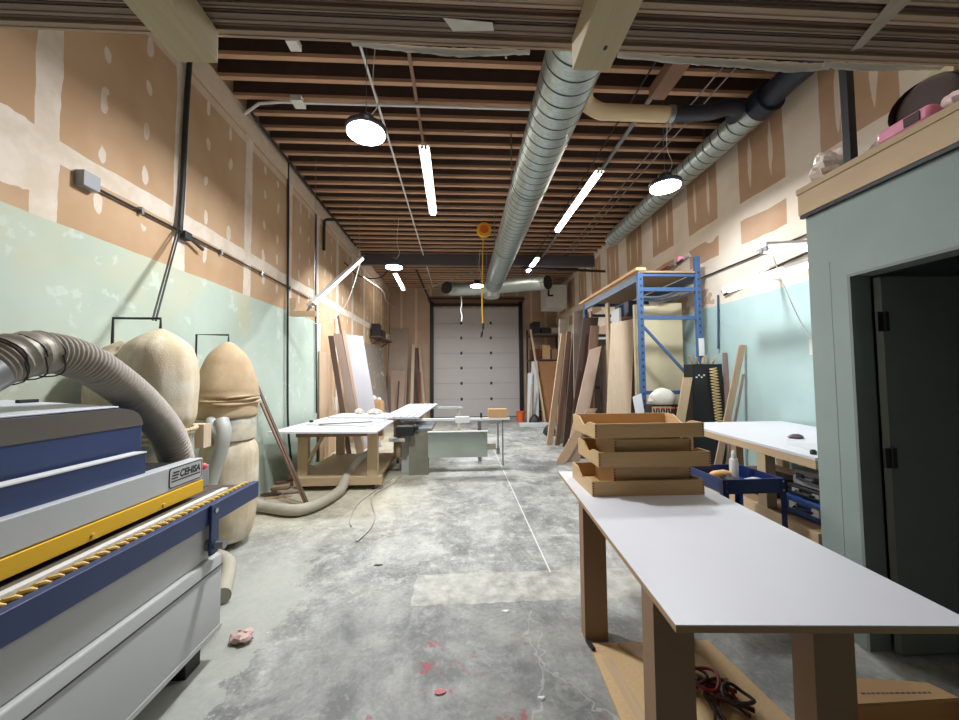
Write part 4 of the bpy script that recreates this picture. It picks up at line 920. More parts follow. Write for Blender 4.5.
# extension reel, pull cord
rl = thing('cord_reel', 'orange cord reel hanging from the joists with a yellow cord', 'reel', (.59, 8.5, 5.0))
MB().cyl((.59, 8.44, 5.18), (.59, 8.56, 5.18), .17, n=28).build('drum', 'yellow_cord', rl); MB().cyl((.59, 8.43, 5.18), (.59, 8.57, 5.18), .10, n=24).build('hub', 'orange', rl)
MB().bar((.59, 8.5, 5.34), (.59, 8.5, 5.4), .05, .05).build('mount', 'darksteel', rl, smooth=0)
MB().tube(crom([(.57, 8.5, 5.02), (.55, 8.5, 4.4), (.53, 8.5, 3.5), (.54, 8.5, 2.95)], 5), .014, 8).build('cord', 'yellow_cord', rl)
MB().cyl((.54, 8.5, 2.95), (.54, 8.5, 2.80), .03).build('plug', 'black', rl)
MB().tube([(.53, 8.5, 2.80), (.52, 8.5, 2.72), (.50, 8.5, 2.62)], [.01, .03, .022], 10).build('connector', 'black', rl)
cable('pull_rope', 'white cord hanging from the left branch of the duct before the garage door', 'cord', [(.05, 11.5, 4.27), (.06, 11.5, 4.0), (.03, 11.5, 3.8), (.07, 11.5, 3.62), (.05, 11.5, 3.45)], .012, 'white_plastic')
cable('pull_rope', 'thin wooden rod hanging down left of the spiral duct near the overhead strips', 'rod', [(.40, 2.9, 5.37), (.40, 2.9, 4.9), (.40, 2.9, 4.35)], .010, 'pine')

# ------------------------------------------------------------------ right far corner: heater, shelving, cabinet
ht = thing('unit_heater', 'white unit heater hung below the ceiling right of the duct end', 'heater', (3.5, 13.0, 4.1))
MB().box(3.08, 3.86, 12.8, 13.6, 4.15, 4.98).build('casing', plain('heater_white', (206, 204, 198), .5), ht, bev=.01)
MB().box(3.16, 3.22, 12.78, 12.80, 4.55, 4.85).box(3.16, 3.36, 12.78, 12.80, 4.55, 4.61).build('dark_mark', 'black', ht, smooth=0)
MB().bar((3.12, 13.2, 4.98), (3.12, 13.2, 5.6), .03, .03).bar((3.82, 13.2, 4.98), (3.82, 13.2, 5.6), .03, .03).build('hanger_rod', 'steel', ht, smooth=0)
su = thing('steel_shelving', 'dark steel shelving crowded with junk in the far right corner', 'shelving', (3.4, 14.4, 0))
for xx in (2.78, 4.02):
    for yy in (13.9, 14.9): MB().box(xx-.03, xx+.03, yy-.03, yy+.03, 0, 3.6).build('post', 'darksteel', su, smooth=0)
for zz in (.3, 1.3, 2.3, 3.3): MB().box(2.75, 4.05, 13.87, 14.93, zz, zz+.05).build('shelf', 'board_dark', su, smooth=0)
rr = random.Random(5)
ord_ = ['first', 'second', 'third', 'fourth']
lev = ['lowest', 'second', 'third', 'top']
cols = ['brown_dark', 'cardboard', 'darksteel', 'board_brown', 'black', 'board_dark', 'board_grey', 'rusty']
_cache.setdefault(('rusty',), plain('rusty', (120, 62, 50), .7)); M['rusty'] = _cache[('rusty',)]
for li, zz in enumerate((.35, 1.35, 2.35, 3.35)):
    x = 2.85
    for q in range(3):
        wd2 = rr.uniform(.25, .36); h = rr.uniform(.3, .75) if li < 3 else rr.uniform(.2, .5); mt = cols[(li*3+q*2+1) % 8]
        single('stored_box', {0: 'box nearest the door', 1: 'middle box', 2: 'box nearest the side wall'}[q]+' on the '+lev[li]+' shelf of the dark steel shelving', 'box', MB().box(x, x+wd2, 14.0, 14.7, zz+.0005, zz+h), mt, 'boxes on the dark steel shelving', bev=.008)
        x += wd2+.06
single('chipboard_sheet', 'reddish brown chipboard panel standing in front of the dark shelving', 'panel', MB().slab((3.0, 13.3, 0), (3.75, 13.3, 0), (3.75, 13.75, 2.25), (3.0, 13.75, 2.25), .03), plain('red_chip', (156, 108, 72), .75, var=.25, scale=12), smooth=0)
GW = 'white boards by the garage door'
lean('white_board', 'tallest white board leaning right of the garage door', (2.58, 13.35, 0), (2.88, 13.35, 0), (3.0, 13.84, 2.28), (2.74, 13.84, 2.25), .02, 'melamine', group=GW)
lean('white_board', 'shorter stepped white board beside the tallest one', (2.42, 13.22, 0), (2.60, 13.22, 0), (2.72, 13.60, 1.85), (2.54, 13.60, 1.80), .02, 'melamine', group=GW)
lean('wood_lath', 'thin tan lath leaning among the white boards', (2.46, 13.1, 0), (2.52, 13.1, 0), (2.66, 13.22, 1.4), (2.60, 13.22, 1.4), .02, 'board_tan', group=GW)
lean('leaning_batten', 'pale batten slanting above the white boards', (3.02, 13.05, 0), (3.09, 13.05, 0), (2.75, 13.80, 3.5), (2.68, 13.80, 3.5), -.03, 'pine')
bk = thing('bucket', 'orange bucket on the floor beside the garage door', 'bucket', (2.25, 13.6, 0))
MB().lathe([(.13, 0), (.16, .36), (.168, .36), (.168, .385), (.155, .385), (.125, .012), (.01, .01)], (2.25, 13.6, 0), 24).build('pail', 'orange', bk)
MB().tube([(2.25+.168*math.cos(a), 13.6, .37-.15*math.sin(a)) for a in [k*PI/10 for k in range(11)]], .005, 6).build('handle', 'steel', bk)
for q, (x, yy, s, lab) in enumerate(((2.62, 12.8, .18, 'black rubbish bag slumped by the orange bucket'), (2.55, 10.4, .16, 'black round bundle on the floor at the end of the leaning boards'))):
    single('rubbish_bag', lab, 'bag', MB().lathe([(s*.7, 0), (s*1.1, s*.4), (s, s*1.1), (s*.5, s*1.7), (s*.1, s*2.0)], (x, yy, 0), 18, wob=lambda a, z: .1*math.sin(5*a+z*9)), 'black')
single('white_plank', 'white plank lying flat on the floor before the orange bucket', 'plank', MB().box(2.0, 3.0, 12.2, 12.55, 0, .10), 'melamine', bev=.004)

# ------------------------------------------------------------------ boards leaning on the rack, right side
GR = 'boards leaning on the pallet rack'
lean('leaning_plank', 'long light tan plank, farthest forward at the end of the leaning row', (2.10, 8.95, 0), (2.26, 9.0, 0), (2.72, 9.2, 2.78), (2.58, 9.15, 2.78), .035, 'board_tan', group=GR)
lean('leaning_plank', 'brown plank just behind the long light tan plank', (2.30, 8.88, 0), (2.42, 8.92, 0), (2.82, 9.1, 2.82), (2.70, 9.06, 2.82), .03, 'board_brown', group=GR)
lean('leaning_plank', 'dark plank standing second behind the long light tan plank', (2.44, 8.7, 0), (2.56, 8.74, 0), (2.90, 8.96, 2.76), (2.80, 8.92, 2.76), .03, 'board_dark', group=GR)
lean('leaning_sheet', 'tall grey tan panel standing at the back corner of the rack', (2.62, 8.35, 0), (3.06, 8.40, 0), (3.18, 8.75, 3.25), (2.76, 8.70, 3.28), .03, 'board_grey', 'panel', GR)
lean('leaning_sheet', 'narrow tall greyish panel behind the tall grey tan panel', (2.42, 8.86+.3, 0), (2.62, 9.2, 0), (2.86, 9.5, 3.2), (2.62, 9.45, 3.2), .03, plain('grey_narrow', (168, 156, 142), .6), 'panel', GR)
lean('leaning_plank', 'wide dark brown plank leaning on the rack beam', (2.30, 7.80, 0), (2.62, 7.80, 0), (3.06, 7.86, 2.98), (2.72, 7.86, 2.98), .03, 'board_dark', group=GR)
lean('leaning_plank', 'second dark brown plank next to the wide dark one', (2.42, 7.48, 0), (2.64, 7.48, 0), (2.94, 7.52, 2.75), (2.76, 7.52, 2.75), .03, 'board_brown', group=GR)
lean('leaning_plank', 'pale grey plank with a slanted top between dark boards and the wide veneer sheet', (2.06, 7.20, 0), (2.36, 7.20, 0), (2.86, 7.20, 2.30), (2.62, 7.20, 2.22), -.03, plain('pinkish_board', (196, 172, 154), .6), group=GR)
lean('veneer_sheet', 'wide pale veneer sheet leaning on the front of the rack', (2.38, 6.05, 0), (2.80, 6.05, 0), (3.10, 6.30, 2.70), (2.68, 6.30, 2.62), .025, 'board_pale', 'panel', GR)
lean('yellow_sheet', 'pale yellow sheet behind the wide veneer sheet', (2.74, 6.16, 0), (2.84, 6.16, 0), (2.84, 6.36, 2.0), (2.80, 6.36, 2.0), .02, 'panel_yellow', 'panel', GR)
for q, (dx, L, mt, lab) in enumerate(((0, 1.25, 'board_tan', 'short tan board leaning low, outermost of the low four'), (.085, 1.2, 'board_grey', 'short grey board, second of the low four'), (.15, 1.15, 'board_dark', 'short dark board, third of the low four'), (.21, 1.1, 'board_brown', 'short brown board, innermost of the low four by the drawers'))):
    x0 = 1.80+dx; an = math.radians(58)
    wv = .20 if q == 0 else .04
    yq = 6.98+.045*q
    lean('short_board', lab, (x0, yq, 0), (x0+wv, yq, 0), (x0+wv+L*math.cos(an), yq, L*math.sin(an)), (x0+L*math.cos(an), yq, L*math.sin(an)), -.022, mt, group='short boards leaning low')

# ------------------------------------------------------------------ pallet rack and what it holds
rk = thing('pallet_rack', 'tall blue pallet rack with a pale planked top along the right wall', 'rack', (3.4, 6.9, 0))
for xx in (2.90, 3.86):
    for yy in (5.66, 8.2):
        h = 3.344 if xx < 3 else (3.344 if yy > 6 else 3.62)
        m = MB().box(xx-.04, xx+.04, yy-.035, yy+.035, 0, h)
        u = m.build('upright', 'rack_blue', rk, bev=.004)
        m2 = MB()
        for q in range(30): m2.box(xx-.012, xx+.012, yy-.037, yy-.0355, .2+q*.108, .235+q*.108)
        m2.build('slots', 'darksteel', u, smooth=0)
for yy in (5.66, 8.2):
    for zz in (3.32, 3.08, 2.62, 1.42): MB().box(2.94, 3.82, yy-.02, yy+.02, zz-.03, zz+.03).build('cross_member', 'rack_blue', rk, smooth=0)
    MB().bar((2.92, yy, 2.50), (3.84, yy, 1.48), .035, .035).build('diagonal_brace', 'rack_blue', rk, smooth=0)
for xx in (2.90, 3.86):
    MB().box(xx-.03, xx+.03, 5.70, 8.165, 3.22, 3.34).build('beam', plain('beam_grey_blue', (112, 128, 146), .5), rk, smooth=0)
    MB().box(xx-.03, xx+.03, 5.70, 8.165, .42, .52).build('beam', 'rack_blue', rk, smooth=0)
MB().box(2.87, 3.80, 5.62, 8.25, 3.345, 3.375).build('deck', 'mdf', rk, smooth=0)
MB().box(2.94, 3.82, 5.75, 8.15, .52, .55).build('deck', 'mdf', rk, smooth=0)
MB().box(3.82, 3.90, 5.60, 5.622, 2.0, 2.28).build('white_plate', 'white_plastic', rk, smooth=0)
single('top_plank', 'long pale plank along the near top edge of the blue rack', 'plank', MB().box(2.82, 2.98, 5.60, 8.4, 3.3755, 3.42), wood('orange_plank', (222, 176, 128), 'y', .6, objvar=.02), smooth=0)
single('top_plank', 'second shorter plank on the rack top farther back', 'plank', MB().box(3.02, 3.14, 7.0, 8.3, 3.3755, 3.42), 'pine_y', smooth=0)
for q, (x, y0, y1, z0, z1, mt, lab) in enumerate(((3.45, 5.7, 7.9, 3.40, 3.46, 'dark_red', 'dark red pipe in the bundle on the rack top'), (3.55, 5.66, 7.6, 3.42, 3.50, 'steel', 'bare steel pipe in the bundle on the rack top'), (3.66, 5.64, 7.5, 3.46, 3.56, 'brown_dark', 'dark brown pipe on top of the bundle on the rack'), (3.76, 5.6, 7.2, 3.40, 3.62, 'grey_plastic', 'grey pipe tilting upward from the rack top'))):
    single('pipe', lab, 'pipe', MB().tube([(x, y1, z0), (x-.05, y0, z1)], .025, 8), mt, 'pipes on the rack top')
single('pink_flag', 'pink rag tied to the pipe ends on the rack', 'rag', MB().lathe([(.025, 0), (.05, .02), (.045, .08), (.02, .10)], (3.62, 5.72, 3.545), 12, wob=lambda a, z: .2*math.sin(4*a)), 'pink')
for q, (x0, x1, yy, h, lab) in enumerate(((2.96, 3.38, 5.98, 2.90, 'pale yellow sheet standing inside the rack, on the side of the leaning boards'), (3.39, 3.80, 6.0, 2.93, 'pale yellow sheet standing inside the rack, nearest the right wall'))):
    single('standing_sheet', lab, 'panel', MB().box(x0, x1, yy, yy+.06, .5505, h), 'panel_yellow', 'pale yellow sheets inside the rack', smooth=0)
for q, (p, qd, lab) in enumerate((((2.96, 5.78, 2.94), (3.80, 5.80, 3.06), 'lower bent grey pipe slung inside the rack top'), ((2.96, 5.88, 3.0), (3.80, 5.9, 3.16), 'upper bent grey pipe slung inside the rack top'))):
    p, qd = Vector(p), Vector(qd); mid = (p+qd)/2+Vector((0, 0, -.07))
    cable('slung_pipe', lab, 'pipe', [p, mid, qd], .022, plain('slung_grey', (96, 104, 122), .45))
single('dark_crate', 'dark blue crate stored high inside the rack', 'crate', MB().box(3.15, 3.55, 6.6, 7.2, 2.78, 3.1), plain('navy', (44, 54, 88), .5), bev=.01)
single('support_shelf', 'thin shelf board carrying the dark crate inside the rack', 'shelf', MB().box(3.0, 3.83, 6.5, 7.28, 2.75, 2.779), 'board_brown', smooth=0)
for q, (y0, w_, h, mt, lab) in enumerate(((7.05, .14, 3.15, 'pine', 'tall tan stud standing inside the rack toward the leaning boards'), (8.0, .14, 3.15, 'board_tan', 'second tall tan stud farther inside the rack'), (6.55, .35, 2.95, 'melamine', 'narrow white panel edge standing inside the rack'))):
    single('standing_stud', lab, 'board', MB().box(2.95, 2.99, y0, y0+w_, .5505, h), mt, 'boards standing inside the rack', smooth=0)
lean('dark_sheet', 'wide dark brown sheet standing behind the rack against the right wall', (2.85, 9.75, 0), (4.08, 9.75, 0), (4.08, 9.85, 2.7), (2.85, 9.85, 2.7), -.03, 'board_dark', 'panel')
single('dark_sheet', 'large dark sheet standing along the open side of the rack', 'panel', MB().box(3.16, 3.20, 6.4, 8.1, .5505, 2.35), 'board_dark', smooth=0)
# white bag with clamps in front of the rack
lb = thing('low_bench', 'low dark bench in front of the blue rack holding a white bag', 'bench', (3.15, 5.4, 0))
MB().box(2.86, 3.36, 5.36, 5.56, 1.02, 1.06).build('top', 'board_dark', lb, smooth=0)
for xx in (2.89, 3.33): MB().box(xx-.025, xx+.025, 5.37, 5.55, 0, 1.02).build('leg', 'darksteel', lb, smooth=0)
MB().box(2.92, 3.30, 5.38, 5.54, .4, .43).build('shelf', 'board_dark', lb, smooth=0)
single('white_bag', 'bulging white bag lying on the dark bench by the blue rack', 'bag', MB().lathe([(.17, 0), (.21, .05), (.20, .14), (.12, .22), (.03, .25)], (3.10, 5.46, 1.25), 20, 1.0, .42, lambda a, z: .06*math.sin(5*a+z*12)), 'film')
single('bag_tray', 'black tray under the white bag', 'tray', MB().box(2.88, 3.32, 5.40, 5.56, 1.22, 1.2495).box(2.88, 2.90, 5.40, 5.56, 1.061, 1.22).box(3.30, 3.32, 5.40, 5.56, 1.061, 1.22), 'black', smooth=0)
for q in range(5):
    x = 2.94+.078*q
    lab = 'black spring clamp with orange tips standing below the white bag, '+['outermost toward the leaning boards', 'second from the leaning boards', 'middle of the five', 'second from the pale plank', 'nearest the pale plank'][q]
    t = thing('spring_clamp', lab, 'clamp', (x, 5.40, 1.0605), None, 'spring clamps below the white bag')
    MB().bar((x-.024, 5.375, 1.190), (x-.008, 5.375, 1.075), .016, .018).bar((x+.024, 5.375, 1.190), (x+.008, 5.375, 1.075), .016, .018).cyl((x, 5.365, 1.12), (x, 5.387, 1.12), .014, n=10).box(x-.02, x+.02, 5.364, 5.386, 1.0606, 1.078).build('jaws', 'black', t)
    MB().box(x-.034, x-.014, 5.366, 5.384, 1.19, 1.21).box(x+.014, x+.034, 5.366, 5.384, 1.19, 1.21).build('tips', 'orange', t, smooth=0)
single('white_paper', 'slanted white sheet beside the rack foot', 'sheet', MB().slab((2.70, 5.48, 1.0), (2.84, 5.48, 1.0), (2.82, 5.56, 1.42), (2.68, 5.56, 1.36), .006), 'melamine', smooth=0)
single('sheet_stand', 'narrow box under the slanted white sheet', 'box', MB().box(2.70, 2.85, 5.46, 5.58, 0, .999), 'board_dark', smooth=0)

# compressor cabinet with coiled hose
_before = set(COL.objects)
cp = thing('black_cabinet', 'tall black cabinet with a yellow coiled hose beside the rack', 'cabinet', (3.68, 5.46, 0))
MB().box(3.44, 3.92, 5.37, 5.58, 0, 1.86).build('body', 'black_gloss', cp, bev=.006)
MB().box(3.46, 3.66, 5.362, 5.37, 1.50, 1.80).build('control_panel', 'darksteel', cp, smooth=0)
for q in range(4): MB().cyl((3.50+.04*q, 5.352, 1.66+.03*(q % 2)), (3.50+.04*q, 5.362, 1.66+.03*(q % 2)), .013, n=12).build('gauge', 'white_plastic', cp)
m = MB(); P = []
for k in range(230):
    a = k*2*PI/12; P.append((3.74+.06*k/240*1.2+.055*math.cos(a), 5.322+.030*math.sin(a), 1.80-k*.0037))
single('coiled_hose', 'yellow coiled air hose hanging on the black cabinet', 'hose', MB().tube(P, .0075, 6), plain('coil_yellow', (222, 196, 138), .4))
rr = random.Random(31)
for k in range(7): single('wood_offcut', 'pale wood offcut in the pile on the black cabinet top', 'offcut', MB().bar((3.50+.055*k, 5.45, 1.868), (3.48+.06*k+rr.uniform(-.05, .05), 5.45+rr.uniform(-.04, .04), 1.95+rr.uniform(0, .12)), .03, .012), 'pine_x', 'offcuts on the black cabinet', smooth=0)
for o in set(COL.objects)-_before:
    if o.parent is None: o.location.x += .09
lean('leaning_plank', 'pale plank leaning on the black cabinet by the drawer stack', (2.98, 5.285, 0), (3.13, 5.285, 0), (3.50, 5.315, 1.66), (3.36, 5.315, 1.66), -.018, 'pine')
lean('leaning_plank', 'mauve grey board standing right of the black cabinet', (4.02, 5.32, 0), (4.09, 5.32, 0), (4.095, 5.36, 2.03), (4.025, 5.36, 2.03), -.02, plain('mauve_board', (150, 122, 116), .6))
lean('leaning_plank', 'long tan plank leaning on the teal wall behind the bench', (3.40, 4.92, 0), (3.50, 4.92, 0), (4.085, 4.98, 2.12), (3.99, 4.98, 2.12), -.02, 'board_tan')
lean('leaning_batten', 'thin grey batten leaning on the teal wall right of the tan plank', (3.62, 4.98, 0), (3.66, 4.98, 0), (4.085, 5.02, 1.7), (4.05, 5.02, 1.7), -.015, 'board_grey')

# ------------------------------------------------------------------ right bench, its shelf and load
rb = thing('side_bench', 'white-topped bench on timber posts against the right teal wall', 'bench', (3.3, 3.5, 0))
BZ = 1.10
MB().prism([(2.76, 4.46), (2.53, 2.50), (3.80, 2.50), (4.085, 4.46)], 'z', BZ-.022, BZ).build('tabletop', 'white_lam', rb, smooth=0)
MB().prism([(2.765, 4.455), (2.535, 2.505), (2.565, 2.505), (2.795, 4.455)], 'z', BZ-.085, BZ-.0225).build('edge_rail', 'pine_y', rb, smooth=0)
for xx, yy in ((2.79, 4.38), (2.655, 3.07), (3.30, 2.58), (3.99, 4.36), (3.85, 3.4), (3.72, 2.58), (3.42, 4.38)):
    MB().box(xx-.045, xx+.045, yy-.045, yy+.045, 0, BZ-.085 if xx < 3 else BZ-.022).build('post', 'pine', rb, smooth=0)
MB().prism([(2.74, 4.42), (2.545, 2.52), (2.585, 2.52), (2.78, 4.42)], 'z', .44, .555).build('lower_rail', 'pine_y', rb, smooth=0)
MB().prism([(2.785, 4.42), (2.59, 2.52), (3.75, 2.52), (4.0, 4.42)], 'z', .535, .555).build('lower_shelf', 'mdf', rb, smooth=0)
single('small_tool', 'small dark tool lying on the white side bench', 'tool', MB().lathe([(.04, 0), (.055, .012), (.04, .03), (.02, .04)], (3.12, 3.25, BZ+.0005), 16, 1.3, .8, lambda a, z: .18*math.sin(3*a)), plain('tool_purple', (86, 66, 78), .4))
single('knob', 'tiny black knob at the bench edge beside the teal partition', 'knob', MB().lathe([(.02, 0), (.022, .02), (.012, .035)], (2.62, 2.60, BZ+.0005), 12), 'black')
single('paper_sheet', 'white sheet of paper on the side bench in front of the dark tool', 'paper', MB().prism([(2.78, 3.0), (2.72, 2.6), (3.2, 2.6), (3.24, 3.0)], 'z', BZ+.0005, BZ+.004), 'melamine', smooth=0)
def case(name, lab, x0, x1, y0, y1, z0, z1, mt, latch):
    t = thing(name, lab, 'tool case', ((x0+x1)/2, (y0+y1)/2, z0))
    MB().box(x0, x1, y0, y1, z0, z0+(z1-z0)*.55).build('case_body', mt, t, bev=.012)
    MB().box(x0-.005, x1+.005, y0-.005, y1+.005, z0+(z1-z0)*.56, z1).build('lid', mt, t, bev=.012)
    for u in (.25, .75):
        yy = y0+(y1-y0)*u; MB().box(x0-.016, x0-.001, yy-.03, yy+.03, z0+(z1-z0)*.36, z0+(z1-z0)*.72).build('latch', latch, t, bev=.003)
    MB().tube([(x0-.005, (y0+y1)/2-.08, z0+(z1-z0)*.5), (x0-.04, (y0+y1)/2-.06, z0+(z1-z0)*.5), (x0-.04, (y0+y1)/2+.06, z0+(z1-z0)*.5), (x0-.005, (y0+y1)/2+.08, z0+(z1-z0)*.5)], .009, 8).build('handle', 'black', t)
    return t
case('tool_case', 'blue tool case with white latches on the bench shelf, lowest of the three cases', 2.70, 3.15, 2.58, 2.96, .5555, .71, 'case_blue', 'white_plastic')
case('tool_case', 'black tool case in the middle of the three on the bench shelf', 2.72, 3.14, 2.60, 2.94, .711, .80, 'black', 'grey_plastic')
case('tool_case', 'grey ribbed tool case on top of the three under the side bench', 2.73, 3.13, 2.60, 2.90, .801, .935, 'grey_plastic', 'black')
case('tool_case', 'black case with a white latch beside the bench post', 2.80, 3.2, 3.25, 3.65, .5555, .72, 'black', 'white_plastic')
single('lumber_piece', 'brown lumber piece on the bench shelf behind the cases', 'lumber', MB().bar((3.45, 2.7, .60), (3.62, 4.2, .60), .12, .088), 'board_brown', smooth=0)

# ------------------------------------------------------------------ blue tool cart
kt = thing('tool_cart', 'dark blue steel tool cart with a deep tray beside the drawer stack', 'cart', (2.235, 2.93, 0))
cx0, cx1, cy0, cy1, cz0, cz1 = 1.99, 2.48, 2.70, 3.17, .79, .90
def tray(z0, z1, nm, mt):
    t_ = .012
    MB().box(cx0, cx1, cy0, cy0+t_, z0, z1).box(cx0, cx1, cy1-t_, cy1, z0, z1).box(cx0, cx0+t_, cy0+t_, cy1-t_, z0, z1).box(cx1-t_, cx1, cy0+t_, cy1-t_, z0, z1).box(cx0+t_, cx1-t_, cy0+t_, cy1-t_, z0, z0+.01).build(nm, mt, kt, bev=.002, smooth=0)
tray(cz0, cz1, 'top_tray', 'cart_blue'); tray(.16, .24, 'lower_tray', 'cart_blue')
for xx, a in ((cx0, 1), (cx1, -1)):
    for yy, b_ in ((cy0, 1), (cy1, -1)):
        x_ = sorted((xx-a*.004, xx+a*.04)); y_ = sorted((yy-b_*.004, yy+b_*.0))
        x2 = sorted((xx-a*.004, xx+a*.0))
        y2 = sorted((yy-b_*.004, yy+b_*.04))
        m = MB().box(x_[0], x_[1], y_[0], y_[1]-.0002, .10, cz1-.004).box(x2[0], x2[1]-.0002, y2[0], y2[1], .10, cz1-.004)
        m.build('leg', 'cart_blue', kt, smooth=0)
        for zz in (.88, .815): MB().cyl((xx+a*.02, cy0-.009 if b_ == 1 else cy1+.009, zz), (xx+a*.02, cy0-.003 if b_ == 1 else cy1+.003, zz), .007, n=10).build('bolt', 'chrome', kt)
        w = MB().cyl((xx+a*.02-.014, yy+b_*.03, .05), (xx+a*.02+.014, yy+b_*.03, .05), .05, n=18).build('caster', 'black', kt)
        MB().box(xx+a*.02-.022, xx+a*.02+.022, yy+b_*.03-.022, yy+b_*.03+.022, .085, .10).build('caster_fork', 'steel', w, smooth=0)
_before = set(COL.objects)
T0 = cz0+.0105
bt = thing('glue_bottle', 'white glue bottle standing in the blue cart tray', 'bottle', (2.60, 3.40, T0))
MB().lathe([(.03, 0), (.034, .01), (.034, .15), (.028, .18)], (2.60, 3.40, T0), 18).build('bottle_body', 'white_plastic', bt); MB().lathe([(.016, 0), (.02, .01), (.016, .05), (.008, .07)], (2.60, 3.40, T0+.18), 14).build('cap', 'white_plastic', bt)
dr_ = thing('cordless_drill', 'black cordless drill with a yellowish body lying in the blue cart tray', 'drill', (2.45, 3.42, T0))
MB().tube([(2.36, 3.40, T0+.045), (2.40, 3.40, T0+.045), (2.50, 3.42, T0+.045), (2.54, 3.42, T0+.045)], [.02, .038, .04, .03], 14).build('motor_body', plain('drill_tan', (222, 170, 104), .45), dr_)
MB().bar((2.49, 3.42, T0+.04), (2.47, 3.32, T0+.03), .035, .045).box(2.42, 2.52, 3.26, 3.33, T0, T0+.05).build('grip', 'black', dr_, bev=.006)
MB().cyl((2.30, 3.40, T0+.045), (2.36, 3.40, T0+.045), .016).build('chuck', 'steel', dr_)
for q, (p, qd, mt, lab) in enumerate((((2.27, 3.12, T0+.02), (2.42, 3.20, T0+.02), 'steel', 'bright steel pliers at the near side of the cart tray'), ((2.26, 3.52, T0+.02), (2.28, 3.36, T0+.025), 'grey_plastic', 'grey knife lying in the cart tray beside the drill'), ((2.31, 3.28, T0+.012), (2.46, 3.245, T0+.012), 'black', 'black screwdriver across the pliers in the cart tray'))):
    t = thing(['pliers', 'utility_knife', 'screwdriver'][q], lab, 'hand tool', ((p[0]+qd[0])/2, (p[1]+qd[1])/2, T0))
    p, qd = Vector(p), Vector(qd); md = p+(qd-p)*.55
    MB().tube([p, p+(md-p)*.5, md], [.012, .016, .011], 10).build('handle', mt if q != 0 else 'dark_red', t); MB().bar(md, qd, .014 if q else .022, .008).build('blade', 'steel', t)
single('clear_bag', 'clear plastic bag of screws in the blue cart tray', 'bag', MB().lathe([(.06, 0), (.10, .015), (.085, .05), (.02, .075)], (2.62, 3.16, T0), 16, 1.1, .8, lambda a, z: .15*math.sin(4*a+z*30)), plain('bag_clear', (168, 178, 198), .25, var=.3, scale=30))

for o in set(COL.objects)-_before:
    if o.parent is None: o.location = Vector((1.99+(o.location.x-2.2)*.845, 2.70+(o.location.y-3.0)*.81, o.location.z))

# ------------------------------------------------------------------ on the office loft
ZL = OZ+.2055
ps = thing('steel_post', 'dark steel post rising from the partition top to the joists', 'post', (2.53, 2.2, ZL))
MB().box(2.505, 2.555, 2.135, 2.185, ZL, 5.35).build('post_tube', 'darksteel', ps, bev=.004); MB().box(2.47, 2.558, 2.105, 2.215, ZL-.0, ZL+.008).build('base_plate', 'darksteel', ps, smooth=0)
rr = random.Random(3)
def crumple(name, lab, cat, c, sx, sy, sz, mat, seed, n=22, m=10):
    r_ = random.Random(seed); ph = [r_.uniform(0, 6) for _ in range(8)]; vs = []; fs = []
    for i in range(m+1):
        for k in range(n):
            a = 2*PI*k/n; t = PI*i/m; rr_ = math.sin(t) if 0 < i < m else .02
            w_ = 1+.16*math.sin(3*a+ph[0]+2*t)+.12*math.sin(7*a+ph[1]-3*t)+.06*r_.uniform(-1, 1)
            vs.append((c[0]+sx*rr_*w_*math.cos(a), c[1]+sy*rr_*w_*math.sin(a), c[2]+max(-sz*math.cos(t)*w_, -sz)+sz))
    fs = [(i*n+k, i*n+(k+1) % n, (i+1)*n+(k+1) % n, (i+1)*n+k) for i in range(m) for k in range(n)]+[tuple(range(n))[::-1], tuple(m*n+k for k in range(n))]
    return single(name, lab, cat, MB().add(vs, fs), mat, smooth=25)
crumple('plastic_sheeting', 'crumpled clear plastic sheeting heaped at the partition corner', 'plastic sheeting', (2.60, 2.34, OZ+.206), .13, .10, .10, 'sheet', 2)
crumple('plastic_sheeting', 'strip of clear plastic sheeting behind the dark steel post', 'plastic sheeting', (2.70, 2.10, OZ+.206), .10, .14, .07, 'sheet', 6)
pk = thing('wrapped_pack', 'pink plastic wrapped pack lying on the partition top', 'package', (2.60, 1.9, ZL))
MB().box(2.47, 2.57, 1.72, 1.97, ZL, ZL+.085).build('pack', 'pink', pk, bev=.02); MB().box(2.464, 2.4695, 1.76, 1.83, ZL+.02, ZL+.07).build('dark_label', 'brown_dark', pk, smooth=0)
crumple('wrap_film', 'pale pink wrap film bunched against the pink pack', 'plastic film', (2.52, 1.63, OZ+.206), .05, .07, .04, plain('pale_pink', (226, 196, 198), .35, var=.15, scale=15), 9)
bo = thing('bolster', 'dark brown rounded bolster lying on the partition top', 'roll', (2.85, 1.65, ZL))
MB().tube(crom([(2.585, 1.83, ZL+.155), (2.61, 1.83, ZL+.155), (2.68, 1.83, ZL+.155), (3.2, 1.80, ZL+.155), (3.28, 1.80, ZL+.155)], 4), [.08, .12, .137, .145, .149, .151, .152, .153, .153]+[.153]*6+[.13, .05], 24).build('roll_body', 'brown_dark', bo, smooth=60)
MB().box(2.9, 3.1, 1.65, 1.97, OZ+.0125, ZL+.006).build('rest_block', 'board_dark', bo, smooth=0)
single('wood_chock', 'pale wood chock wedged above the dark brown bolster', 'block', MB().box(2.70, 2.86, 1.77, 1.88, ZL+.31, ZL+.38), 'beam', smooth=0)

